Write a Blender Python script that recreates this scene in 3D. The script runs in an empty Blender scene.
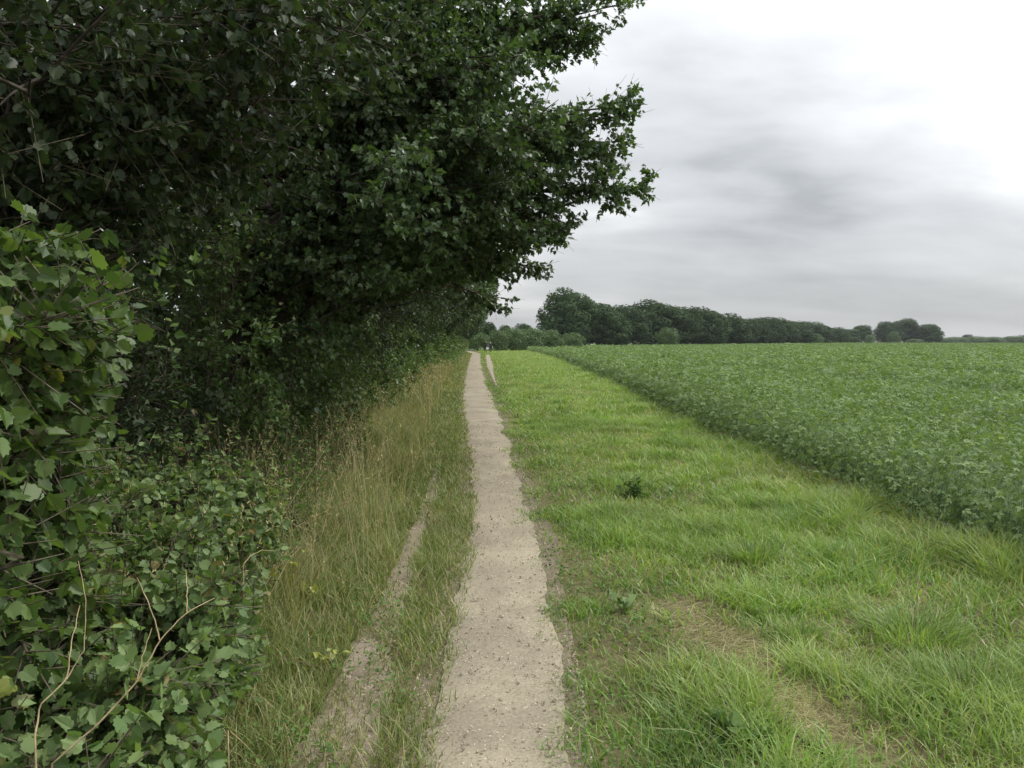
import bpy, math
import numpy as np
from mathutils import Vector

R = math.radians
scene = bpy.context.scene
col = scene.collection
rng = np.random.default_rng(7)

# ------------------------------------------------------------------ camera
EYE, FPX, HORIZ, VPX = 1.65, 796.0, 341.0, 479.0
cam_d = bpy.data.cameras.new('camera')
cam_d.sensor_width = 36.0
cam_d.lens = FPX * 36.0 / 1024.0
cam_d.clip_start = 0.05
cam_d.clip_end = 6000
cam = bpy.data.objects.new('camera', cam_d)
col.objects.link(cam)
PITCH = math.atan((384 - HORIZ) / FPX)
YAW = math.atan((512 - VPX) / FPX)
cam.location = (0, 0, EYE)
cam.rotation_euler = (math.pi / 2 - PITCH, 0, -YAW)
scene.camera = cam
_Rm = np.array(cam.rotation_euler.to_matrix())


def ray(px, py):
    d = _Rm @ np.array([(px - 512) / FPX, (384 - py) / FPX, -1.0])
    return d / np.linalg.norm(d)


def gp(px, py, z=0.0):
    """surveyed ground position of a picture point on the plane at height z"""
    d = ray(px, py)
    t = (z - EYE) / d[2]
    return np.array([d[0] * t, d[1] * t, z])


def at(px, py, y):
    d = ray(px, py)
    t = y / d[1]
    return np.array([d[0] * t, y, EYE + d[2] * t])


def to_px(p):
    q = (np.asarray(p) - np.array([0, 0, EYE])) @ _Rm
    z = np.maximum(-q[..., 2], 1e-4)
    return 512 + q[..., 0] / z * FPX, 384 - q[..., 1] / z * FPX, -q[..., 2]


# ------------------------------------------------------------------ noise
def _hash(xi, yi, seed):
    h = (xi.astype(np.int64) * 374761393 + yi.astype(np.int64) * 668265263 + seed * 1442695041) & 0xffffffff
    h = ((h ^ (h >> 13)) * 1274126177) & 0xffffffff
    return ((h ^ (h >> 16)) & 0xffff) / 65535.0


def vnoise(x, y, seed=0):
    x = np.asarray(x, float); y = np.asarray(y, float)
    xi = np.floor(x); yi = np.floor(y)
    fx = x - xi; fy = y - yi
    fx = fx * fx * (3 - 2 * fx); fy = fy * fy * (3 - 2 * fy)
    a = _hash(xi, yi, seed); b = _hash(xi + 1, yi, seed)
    c = _hash(xi, yi + 1, seed); d = _hash(xi + 1, yi + 1, seed)
    return (a * (1 - fx) + b * fx) * (1 - fy) + (c * (1 - fx) + d * fx) * fy


def fbm(x, y, seed=0, o=3):
    s, a, t = 0, 1, 0
    for k in range(o):
        s = s + a * vnoise(np.asarray(x) * 2 ** k, np.asarray(y) * 2 ** k, seed + k * 17)
        t += a; a *= .5
    return s / t


def sstep(a, b, x):
    t = np.clip((x - a) / (b - a), 0, 1)
    return t * t * (3 - 2 * t)


def norm(v):
    return v / np.maximum(np.linalg.norm(v, axis=-1, keepdims=True), 1e-9)


def rand_unit(n):
    return norm(rng.normal(size=(n, 3)))


# ------------------------------------------------------------------ mesh builder
class Geo:
    def __init__(self):
        self.v, self.f, self.n = [], [], 0

    def add(self, verts, faces, mat=0, rnd=None, var=0.0):
        faces = np.asarray(faces, np.int64)
        m = len(faces)
        r = np.full(m, rng.random()) if rnd is None else np.broadcast_to(rnd, (m,))
        self.v.append(np.asarray(verts, float))
        self.f.append((faces + self.n, mat, np.asarray(r, float), np.broadcast_to(np.asarray(var, float), (m,))))
        self.n += len(verts)

    def inst(self, T, F, pos, M, mat=0, rnd=None, var=0.0):
        """copies of template T (V,3) by matrices M (N,3,3) at pos (N,3)"""
        N, V = len(pos), len(T)
        if N == 0:
            return
        v = np.einsum('nij,vj->nvi', M, T) + pos[:, None, :]
        f = (np.asarray(F)[None] + (np.arange(N) * V)[:, None, None]).reshape(-1, np.shape(F)[1])
        r = rng.random(N) if rnd is None else np.broadcast_to(rnd, (N,))
        va = np.broadcast_to(np.asarray(var, float), (N,))
        self.add(v.reshape(-1, 3), f, mat, np.repeat(r, len(F)), np.repeat(va, len(F)))

    def mesh(self, name, mats, smooth=False):
        me = bpy.data.meshes.new(name)
        V = np.concatenate(self.v)
        me.vertices.add(len(V))
        me.vertices.foreach_set('co', V.astype(np.float32).ravel())
        ks = np.concatenate([np.full(len(f[0]), f[0].shape[1]) for f in self.f])
        li = np.concatenate([f[0].ravel() for f in self.f])
        me.loops.add(len(li))
        me.loops.foreach_set('vertex_index', li.astype(np.int32))
        me.polygons.add(len(ks))
        st = np.concatenate([[0], np.cumsum(ks)[:-1]])
        me.polygons.foreach_set('loop_start', st.astype(np.int32))
        me.polygons.foreach_set('material_index', np.concatenate([np.full(len(f[0]), f[1]) for f in self.f]).astype(np.int32))
        me.polygons.foreach_set('use_smooth', np.full(len(ks), smooth))
        for m in mats:
            me.materials.append(m)
        for nm, ix in (('rnd', 2), ('dry', 3)):
            a = me.attributes.new(nm, 'FLOAT', 'FACE')
            a.data.foreach_set('value', np.concatenate([f[ix] for f in self.f]).astype(np.float32))
        me.update(calc_edges=True)
        return me

    def build(self, name, mats, parent=None, smooth=False, loc=None):
        o = bpy.data.objects.new(name, self.mesh(name, mats, smooth))
        col.objects.link(o)
        if parent is not None:
            o.parent = parent
        if loc is not None:
            o.location = loc
        return o


def tag(o, label=None, cat=None, group=None, kind=None):
    if label: o['label'] = label
    if cat: o['category'] = cat
    if group: o['group'] = group
    if kind: o['kind'] = kind
    return o


def empty(name, loc, label, cat, group=None, rz=0.0, s=1.0):
    o = bpy.data.objects.new(name, None)
    col.objects.link(o)
    o.location = tuple(float(c) for c in loc)
    o.rotation_euler = (0, 0, rz)
    o.scale = (s, s, s) if np.isscalar(s) else s
    return tag(o, label, cat, group)


def dup(root, loc, rz, s, label, group):
    r = root.copy(); col.objects.link(r)
    r.location = tuple(float(c) for c in loc); r.rotation_euler = (0, 0, rz)
    r.scale = (s, s, s) if np.isscalar(s) else s
    r['label'] = label
    if group: r['group'] = group
    for ch in list(root.children):
        c = ch.copy(); col.objects.link(c); c.parent = r
        for g in ch.children:
            d = g.copy(); col.objects.link(d); d.parent = c
    return r


# ------------------------------------------------------------------ materials
def nodes_of(m):
    m.use_nodes = True
    t = m.node_tree
    t.nodes.clear()
    return t, t.nodes, t.links


def leaf_mat(name, c0, c1, dry=(0.25, 0.2, 0.09), trans=0.3, rough=0.45, spec=0.5, tint=(1.25, 1.35, 0.6), nscale=0.7, namp=0.35):
    m = bpy.data.materials.new(name)
    t, N, L = nodes_of(m)
    out = N.new('ShaderNodeOutputMaterial')
    a = N.new('ShaderNodeAttribute'); a.attribute_name = 'rnd'
    b = N.new('ShaderNodeAttribute'); b.attribute_name = 'dry'
    mix = N.new('ShaderNodeMix'); mix.data_type = 'RGBA'
    mix.inputs['A'].default_value = (*c0, 1); mix.inputs['B'].default_value = (*c1, 1)
    L.new(a.outputs['Fac'], mix.inputs['Factor'])
    mix2 = N.new('ShaderNodeMix'); mix2.data_type = 'RGBA'
    mix2.inputs['B'].default_value = (*dry, 1)
    L.new(mix.outputs['Result'], mix2.inputs['A']); L.new(b.outputs['Fac'], mix2.inputs['Factor'])
    tc = N.new('ShaderNodeTexCoord')
    nz = N.new('ShaderNodeTexNoise'); nz.inputs['Scale'].default_value = nscale; nz.inputs['Detail'].default_value = 2
    L.new(tc.outputs['Object'], nz.inputs['Vector'])
    oi = N.new('ShaderNodeObjectInfo')
    ad = N.new('ShaderNodeMath'); ad.operation = 'ADD'
    L.new(nz.outputs['Fac'], ad.inputs[0])
    mo = N.new('ShaderNodeMath'); mo.operation = 'MULTIPLY'; mo.inputs[1].default_value = 0.3
    L.new(oi.outputs['Random'], mo.inputs[0]); L.new(mo.outputs[0], ad.inputs[1])
    mr = N.new('ShaderNodeMapRange')
    mr.inputs['From Min'].default_value = 0.3; mr.inputs['From Max'].default_value = 1.0
    mr.inputs['To Min'].default_value = 1 - namp; mr.inputs['To Max'].default_value = 1 + namp
    L.new(ad.outputs[0], mr.inputs['Value'])
    hs = N.new('ShaderNodeHueSaturation')
    L.new(mr.outputs['Result'], hs.inputs['Value']); L.new(mix2.outputs['Result'], hs.inputs['Color'])
    p = N.new('ShaderNodeBsdfPrincipled')
    p.inputs['Roughness'].default_value = rough
    p.inputs['Specular IOR Level'].default_value = spec
    L.new(hs.outputs['Color'], p.inputs['Base Color'])
    if trans > 0:
        tr = N.new('ShaderNodeBsdfTranslucent')
        ml = N.new('ShaderNodeMix'); ml.data_type = 'RGBA'; ml.blend_type = 'MULTIPLY'
        ml.inputs['Factor'].default_value = 1; ml.inputs['B'].default_value = (*tint, 1)
        L.new(hs.outputs['Color'], ml.inputs['A']); L.new(ml.outputs['Result'], tr.inputs['Color'])
        ms = N.new('ShaderNodeMixShader'); ms.inputs[0].default_value = trans
        L.new(p.outputs[0], ms.inputs[1]); L.new(tr.outputs[0], ms.inputs[2]); L.new(ms.outputs[0], out.inputs[0])
    else:
        L.new(p.outputs[0], out.inputs[0])
    return m


def bark_mat(name, c0, c1, scale=14):
    m = bpy.data.materials.new(name)
    t, N, L = nodes_of(m)
    out = N.new('ShaderNodeOutputMaterial'); p = N.new('ShaderNodeBsdfPrincipled')
    p.inputs['Roughness'].default_value = 0.9; p.inputs['Specular IOR Level'].default_value = 0.2
    tc = N.new('ShaderNodeTexCoord'); nz = N.new('ShaderNodeTexNoise')
    nz.inputs['Scale'].default_value = scale; nz.inputs['Detail'].default_value = 6
    L.new(tc.outputs['Object'], nz.inputs['Vector'])
    r = N.new('ShaderNodeValToRGB')
    r.color_ramp.elements[0].position = .35; r.color_ramp.elements[1].position = .7
    r.color_ramp.elements[0].color = (*c0, 1); r.color_ramp.elements[1].color = (*c1, 1)
    L.new(nz.outputs['Fac'], r.inputs['Fac']); L.new(r.outputs['Color'], p.inputs['Base Color'])
    bp = N.new('ShaderNodeBump'); bp.inputs['Strength'].default_value = .6; bp.inputs['Distance'].default_value = .02
    L.new(nz.outputs['Fac'], bp.inputs['Height']); L.new(bp.outputs[0], p.inputs['Normal'])
    L.new(p.outputs[0], out.inputs[0])
    return m


def soil_mat(name, stops, s1, s2, bump=.01, speck=None):
    """mottled earth: large patches, fine grains, scattered dark and pale specks"""
    m = bpy.data.materials.new(name)
    t, N, L = nodes_of(m)
    out = N.new('ShaderNodeOutputMaterial'); p = N.new('ShaderNodeBsdfPrincipled')
    p.inputs['Roughness'].default_value = 0.95; p.inputs['Specular IOR Level'].default_value = 0.15
    tc = N.new('ShaderNodeTexCoord')
    a = N.new('ShaderNodeTexNoise'); a.inputs['Scale'].default_value = s1; a.inputs['Detail'].default_value = 5; a.inputs['Roughness'].default_value = .6
    b = N.new('ShaderNodeTexNoise'); b.inputs['Scale'].default_value = s2; b.inputs['Detail'].default_value = 4; b.inputs['Roughness'].default_value = .7
    for n in (a, b): L.new(tc.outputs['Object'], n.inputs['Vector'])
    ad = N.new('ShaderNodeMix'); ad.data_type = 'FLOAT'; ad.inputs['Factor'].default_value = .45
    L.new(a.outputs['Fac'], ad.inputs['A']); L.new(b.outputs['Fac'], ad.inputs['B'])
    r = N.new('ShaderNodeValToRGB')
    el = r.color_ramp.elements
    while len(el) < len(stops): el.new(.5)
    for e, (ps, c) in zip(el, stops):
        e.position = ps; e.color = (*c, 1)
    L.new(ad.outputs['Result'], r.inputs['Fac'])
    cur = r.outputs['Color']
    if speck:
        for sc, thr, c in speck:
            vo = N.new('ShaderNodeTexVoronoi'); vo.inputs['Scale'].default_value = sc; vo.inputs['Randomness'].default_value = 1
            L.new(tc.outputs['Object'], vo.inputs['Vector'])
            sep = N.new('ShaderNodeSeparateColor'); L.new(vo.outputs['Color'], sep.inputs[0])
            g = N.new('ShaderNodeMath'); g.operation = 'LESS_THAN'; g.inputs[1].default_value = thr
            L.new(sep.outputs[0], g.inputs[0])
            l = N.new('ShaderNodeMath'); l.operation = 'LESS_THAN'; l.inputs[1].default_value = .38
            L.new(vo.outputs['Distance'], l.inputs[0])
            mu = N.new('ShaderNodeMath'); mu.operation = 'MULTIPLY'; L.new(g.outputs[0], mu.inputs[0]); L.new(l.outputs[0], mu.inputs[1])
            mm = N.new('ShaderNodeMath'); mm.operation = 'MULTIPLY'; mm.inputs[1].default_value = .8; L.new(mu.outputs[0], mm.inputs[0])
            mx = N.new('ShaderNodeMix'); mx.data_type = 'RGBA'; mx.inputs['B'].default_value = (*c, 1)
            L.new(mm.outputs[0], mx.inputs['Factor']); L.new(cur, mx.inputs['A']); cur = mx.outputs['Result']
    L.new(cur, p.inputs['Base Color'])
    bp = N.new('ShaderNodeBump'); bp.inputs['Strength'].default_value = .9; bp.inputs['Distance'].default_value = bump
    L.new(ad.outputs['Result'], bp.inputs['Height']); L.new(bp.outputs[0], p.inputs['Normal'])
    L.new(p.outputs[0], out.inputs[0])
    return m


def plain_mat(name, c, rough=.8):
    m = bpy.data.materials.new(name)
    t, N, L = nodes_of(m)
    out = N.new('ShaderNodeOutputMaterial'); p = N.new('ShaderNodeBsdfPrincipled')
    tc = N.new('ShaderNodeTexCoord'); nz = N.new('ShaderNodeTexNoise'); nz.inputs['Scale'].default_value = 9
    L.new(tc.outputs['Object'], nz.inputs['Vector'])
    mr = N.new('ShaderNodeMapRange'); mr.inputs['To Min'].default_value = .8; mr.inputs['To Max'].default_value = 1.2
    L.new(nz.outputs['Fac'], mr.inputs['Value'])
    hs = N.new('ShaderNodeHueSaturation'); hs.inputs['Color'].default_value = (*c, 1); L.new(mr.outputs[0], hs.inputs['Value'])
    L.new(hs.outputs[0], p.inputs['Base Color']); p.inputs['Roughness'].default_value = rough
    L.new(p.outputs[0], out.inputs[0])
    return m


M = {}
M['maple'] = leaf_mat('maple_leaf', (.036, .068, .024), (.085, .135, .045), trans=.28, rough=.42)
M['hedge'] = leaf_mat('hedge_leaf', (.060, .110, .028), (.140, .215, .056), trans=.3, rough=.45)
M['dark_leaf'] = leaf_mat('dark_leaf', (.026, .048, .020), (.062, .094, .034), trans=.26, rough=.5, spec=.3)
M['big_leaf'] = leaf_mat('broad_leaf', (.045, .088, .024), (.115, .175, .046), dry=(.28, .27, .05), trans=.38, rough=.5, spec=.35, nscale=3)
M['bramble'] = leaf_mat('bramble_leaf', (.085, .145, .048), (.175, .245, .085), dry=(.26, .17, .07), trans=.36, rough=.55, spec=.35, nscale=3)
M['far_leaf'] = leaf_mat('far_leaf', (.022, .042, .017), (.046, .076, .028), trans=.2, rough=.75, spec=.12, nscale=.25, namp=.45)
M['far_bush'] = leaf_mat('far_bush_leaf', (.042, .078, .028), (.095, .150, .048), trans=.25, rough=.6, spec=.3, nscale=.4)
M['bean'] = leaf_mat('bean_leaf', (.086, .142, .050), (.168, .230, .090), dry=(.17, .22, .06), trans=.32, rough=.65, spec=.2, nscale=.35, namp=.2)
M['bean_stem'] = leaf_mat('bean_stem', (.05, .085, .03), (.08, .12, .045), trans=0, rough=.6)
M['grass'] = leaf_mat('grass_blade', (.068, .165, .024), (.235, .355, .074), dry=(.42, .36, .21), trans=.4, rough=.5, spec=.35, nscale=.9, namp=.25, tint=(1.2, 1.25, .6))
M['verge'] = leaf_mat('verge_grass', (.085, .140, .034), (.170, .215, .058), dry=(.42, .35, .20), trans=.3, rough=.55, spec=.3, nscale=.8, namp=.25)
M['weed'] = leaf_mat('weed_leaf', (.045, .095, .022), (.10, .165, .036), trans=.3, rough=.6, spec=.25, nscale=4)
M['yellow'] = leaf_mat('yellowing_leaf', (.22, .26, .05), (.42, .42, .10), trans=.35, rough=.5, nscale=6)
M['stalk'] = bark_mat('dry_stalk', (.22, .17, .09), (.38, .31, .18), 20)
M['bark'] = bark_mat('bark', (.035, .03, .024), (.10, .085, .065))
M['twig'] = bark_mat('twig_bark', (.06, .05, .035), (.12, .10, .07), 30)
M['path'] = soil_mat('path_earth', [(.30, (.135, .114, .080)), (.46, (.215, .187, .137)), (.60, (.292, .258, .186)), (.8, (.37, .332, .252))], 1.3, 55, .008,
                     speck=[(70, .10, (.16, .13, .095)), (95, .035, (.55, .50, .41)), (40, .03, (.12, .10, .07)), (23, .05, (.20, .17, .125))])
M['rut'] = soil_mat('rut_earth', [(.30, (.11, .088, .058)), (.5, (.20, .165, .12)), (.7, (.29, .25, .19))], 2.4, 60, .015,
                    speck=[(50, .12, (.13, .10, .07)), (80, .05, (.52, .46, .36))])
M['ground'] = soil_mat('ground_thatch', [(.32, (.050, .045, .022)), (.5, (.10, .088, .042)), (.62, (.18, .15, .085)), (.75, (.26, .21, .135))], .9, 38, .02)
M['shoulder'] = soil_mat('margin_earth', [(.32, (.075, .060, .038)), (.5, (.15, .124, .085)), (.68, (.24, .205, .15))], 2.0, 60, .015, speck=[(60, .10, (.07, .055, .04)), (85, .05, (.42, .37, .29))])
M['stone'] = soil_mat('pebble', [(.3, (.16, .13, .10)), (.5, (.33, .28, .21)), (.7, (.55, .49, .40))], 8, 60, .002)

# ------------------------------------------------------------------ templates
LEAF = np.array([[0, 0, 0], [.36, .42, .05], [0, 1, -.04], [-.36, .42, .05], [0, .45, -.06]])
LEAF_F = [[0, 1, 2, 4], [0, 4, 2, 3]]


def half(pts, mid):
    r = [(x, y, .16 * abs(x) - .16 * y * y) for x, y in pts]
    l = [(-x, y, z) for x, y, z in r[1:-1]]
    V = r + l + [(0, mid, -.04 - .16 * mid * mid)]
    n = len(r); m = len(l); c = len(V) - 1
    fr = list(range(n)) + [c]
    fl = [0, c, n - 1] + [n + m - 1 - k for k in range(m)]
    return np.array(V, float), [fr, fl]


BROAD, BROAD_F = half([(0, 0), (.24, -.10), (.46, .02), (.53, .20), (.43, .27), (.55, .46), (.40, .56), (.36, .78), (.17, .80), (0, 1.0)], .45)
MAPLE, MAPLE_F = half([(0, 0), (.20, -.04), (.50, .16), (.36, .32), (.56, .62), (.30, .60), (.17, .72), (0, 1.0)], .4)
_tri = []
for a, s, y0 in ((0, 1.0, .35), (1.15, .9, .15), (-1.15, .9, .15)):
    c, sn = math.cos(a), math.sin(a)
    q = LEAF.copy() * s
    q[:, 0] *= .86
    q = np.stack([q[:, 0] * c + q[:, 1] * sn, -q[:, 0] * sn + q[:, 1] * c + y0, q[:, 2] - .1 * q[:, 1]], 1)
    _tri.append(q)
TRI = np.concatenate(_tri)
TRI_F = [[i + 5 * k for i in f] for k in range(3) for f in LEAF_F]
STICK = np.array([[math.cos(a) * r, y, math.sin(a) * r] for y, r in ((0, 1), (1, .5)) for a in (0, 2.094, 4.189)])
STICK_F = [[0, 1, 4, 3], [1, 2, 5, 4], [2, 0, 3, 5]]


def frame(d, up):
    d = norm(d)
    x = norm(np.cross(d, up))
    n = np.cross(x, d)
    return np.stack([x, d, n], -1)


def tube(g, pts, rad, sides=6, mat=0):
    pts = np.asarray(pts, float); rad = np.asarray(rad, float)
    k = len(pts)
    tg = norm(np.gradient(pts, axis=0))
    ref = np.array([.31, .17, .94]) if abs(tg[0, 2]) < .8 else np.array([1., .1, .05])
    x = norm(np.cross(tg, ref)); y = np.cross(tg, x)
    a = np.arange(sides) / sides * 2 * math.pi
    v = pts[:, None] + rad[:, None, None] * (np.cos(a)[None, :, None] * x[:, None] + np.sin(a)[None, :, None] * y[:, None])
    f = [[i * sides + j, i * sides + (j + 1) % sides, (i + 1) * sides + (j + 1) % sides, (i + 1) * sides + j] for i in range(k - 1) for j in range(sides)]
    g.add(v.reshape(-1, 3), f, mat)


def bez(a, b, c, n):
    t = np.linspace(0, 1, n)[:, None]
    return a * (1 - t) ** 2 + 2 * b * t * (1 - t) + c * t * t


# ------------------------------------------------------------------ path edges (surveyed)
PL = [(427, 768), (433, 695), (441, 665), (457, 612), (466, 560), (473, 512), (471, 470), (466, 430), (462, 400), (464, 380), (467, 366), (470, 358), (472, 353.5)]
PR = [(569, 768), (563, 695), (556, 640), (547, 605), (538, 560), (527, 512), (515, 470), (504, 430), (493, 400), (486, 385), (482, 370), (480.5, 360), (480, 353.5)]
_pl = np.array([gp(*p) for p in PL]); _pr = np.array([gp(*p) for p in PR])
_yl = np.concatenate([[-6], _pl[:, 1], [170]]); _xl = np.concatenate([[-.22], _pl[:, 0], [_pl[-1, 0] - 4]])
_yr = np.concatenate([[-6], _pr[:, 1], [170]]); _xr = np.concatenate([[.36], _pr[:, 0], [_pr[-1, 0] - 4]])


def path_l(y): return np.interp(y, _yl, _xl)
def path_r(y): return np.interp(y, _yr, _xr)


EDGE = [(1060, 566), (982, 532), (915, 512), (841, 478), (764, 445), (680, 413), (615, 380), (557, 357), (538, 351.5)]
_e = np.array([gp(*p, z=.2) for p in EDGE])
_ye = np.concatenate([[-6], _e[:, 1]]); _xe = np.concatenate([[_e[0, 0]], _e[:, 0]])


def crop_edge(y): return np.interp(y, _ye, _xe)


print('path', np.round(np.c_[_pl[:, 1], _pl[:, 0], path_r(_pl[:, 1])], 2).tolist())
print('edge', np.round(_e[:, :2], 2).tolist())
YEND = float(_e[-1, 1])

# ------------------------------------------------------------------ ground sheet
g = Geo()
S = 1500
g.add([[-S, -S, 0], [S, -S, 0], [S, S, 0], [-S, S, 0]], [[0, 1, 2, 3]])
tag(g.build('ground', [M['ground']]), 'thatchy earth ground under the grass, hedge and field', 'ground', kind='structure')


def strip(name, yl, fl, fr, mat, label, cat, amp, seed, z0=.004, nx=10):
    ys = yl
    u = np.linspace(0, 1, nx)
    w = np.abs(fr(ys) - fl(ys))
    wl = fl(ys) + (fbm(ys * 1.3, 0 * ys, seed) - .5) * .12 + (fbm(ys * 4, 0 * ys, seed + 1) - .5) * .06 * np.minimum(1, w * 3)
    wr = fr(ys) + (fbm(ys * 1.2, 0 * ys, seed + 2) - .5) * .14 + (fbm(ys * 4, 0 * ys, seed + 3) - .5) * .07 * np.minimum(1, w * 3)
    wr = np.maximum(wr, wl + .02)
    X = wl[:, None] + (wr - wl)[:, None] * u[None]
    Y = np.repeat(ys[:, None], nx, 1)
    Z = z0 + amp * fbm(X * 5, Y * 4, seed + 5, 4) * np.sin(np.clip(u, .02, .98) * math.pi)[None] ** .5
    V = np.stack([X, Y, Z], -1).reshape(-1, 3)
    n = len(ys)
    i, j = np.meshgrid(np.arange(n - 1), np.arange(nx - 1), indexing='ij')
    a = (i * nx + j).ravel()
    g = Geo(); g.add(V, np.stack([a, a + 1, a + nx + 1, a + nx], 1))
    return tag(g.build(name, [mat], smooth=True), label, cat, kind='structure')


ys = np.concatenate([np.arange(-6, 12, .05), np.arange(12, 40, .2), np.arange(40, 140, 1.0)])
strip('path_shoulder', ys, lambda y: path_l(y) - .10 - .10 * vnoise(y * .9, 0 * y, 71), lambda y: path_r(y) + .05 + .15 * vnoise(y * .8, 0 * y, 72), M['shoulder'], 'darker crumbly earth margin under sparse grass along both sides of the path', 'path margin', 0, 5, z0=.003, nx=8)
strip('path', ys, path_l, path_r, M['path'], 'trodden pale earth footpath running straight ahead between grass verges', 'path', .034, 3, z0=.0075, nx=22)
# second, fainter wheel rut left of the path
rutc = [(330, 768), (352, 715), (380, 640), (398, 590), (412, 550), (425, 515), (432, 490), (436, 470)]
rw = np.array([.15, .14, .11, .09, .07, .06, .045, .02])
_rc = np.array([gp(*p) for p in rutc])
def rl(y): return np.interp(y, _rc[:, 1], _rc[:, 0]) - np.interp(y, _rc[:, 1], rw)
def rr(y): return np.interp(y, _rc[:, 1], _rc[:, 0]) + np.interp(y, _rc[:, 1], rw)
RUTY = float(_rc[-1, 1])
strip('rut', np.arange(-1, RUTY, .05), rl, rr, M['rut'], 'bare scuffed earth rut in the grass left of the main path', 'rut', .02, 31, nx=8)
# right-hand branch of the path far ahead
fk = [(497, 388), (493, 377), (491, 371), (490, 366), (488.5, 360), (487.5, 355)]
fw = [.03, .06, .12, .20, .20, .22]
_fk = np.array([gp(*p) for p in fk])
def kl(y): return np.interp(y, _fk[:, 1], _fk[:, 0]) - np.interp(y, _fk[:, 1], fw)
def kr(y): return np.interp(y, _fk[:, 1], _fk[:, 0]) + np.interp(y, _fk[:, 1], fw)
FK0, FK1 = float(_fk[0, 1]), float(_fk[-1, 1])
strip('side_path', np.arange(FK0, FK1, .4), kl, kr, M['path'], 'short second strip of bare earth beside the path far ahead', 'path', .02, 51, nx=6)

# ------------------------------------------------------------------ grass
def blades(g, P, H, W, lean, mat, dry, segs=3, az=None, curl=.5, rnd=None):
    N = len(P)
    if N == 0: return
    az = rng.random(N) * 2 * math.pi if az is None else az
    d = np.stack([np.cos(az), np.sin(az), 0 * az], -1)
    s = np.stack([-np.sin(az), np.cos(az), 0 * az], -1)
    # blade faces roughly random about its lean direction
    tw = rng.normal(0, .6, N)[:, None]
    s = norm(s * np.cos(tw) + d * np.sin(tw))
    t = np.linspace(0, 1, segs + 1)
    V = np.zeros((N, segs + 1, 2, 3))
    for k, tt in enumerate(t):
        c = P + d * (lean * H * (tt * .35 + tt * tt * .65))[:, None]
        c[:, 2] += H * (tt - curl * np.minimum(lean, 1.2) * tt * tt * .5)
        w = (W * (1 - tt ** 1.6) + W * .06)[:, None] * .5
        V[:, k, 0] = c - s * w; V[:, k, 1] = c + s * w
    F = [[2 * k, 2 * k + 1, 2 * k + 3, 2 * k + 2] for k in range(segs)]
    K = (segs + 1) * 2
    f = (np.array(F)[None] + (np.arange(N) * K)[:, None, None]).reshape(-1, 4)
    g.add(V.reshape(-1, 3), f, mat, np.repeat(rng.random(N) if rnd is None else rnd, segs), np.repeat(np.broadcast_to(dry, (N,)), segs))


def visible(P, mx=260, my=200):
    x, y, z = to_px(P)
    return (z > .3) & (x > -mx) & (x < 1024 + mx) & (y < 768 + my)


bare_c = gp(762, 672); bare_d = gp(700, 615); bare_e = gp(850, 745)


def bareness(x, y):
    """bare thatch patches in the right-hand grass"""
    a = np.array([bare_d[:2], bare_c[:2], bare_e[:2]])
    dmin = np.full(np.shape(x), 9.)
    for i in range(2):
        p, q = a[i], a[i + 1]; v = q - p
        t = np.clip(((x - p[0]) * v[0] + (y - p[1]) * v[1]) / (v @ v), 0, 1)
        dmin = np.minimum(dmin, np.hypot(x - p[0] - t * v[0], y - p[1] - t * v[1]))
    return sstep(.34, .05, dmin + (fbm(x * 5, y * 5, 77) - .5) * .5)


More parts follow.
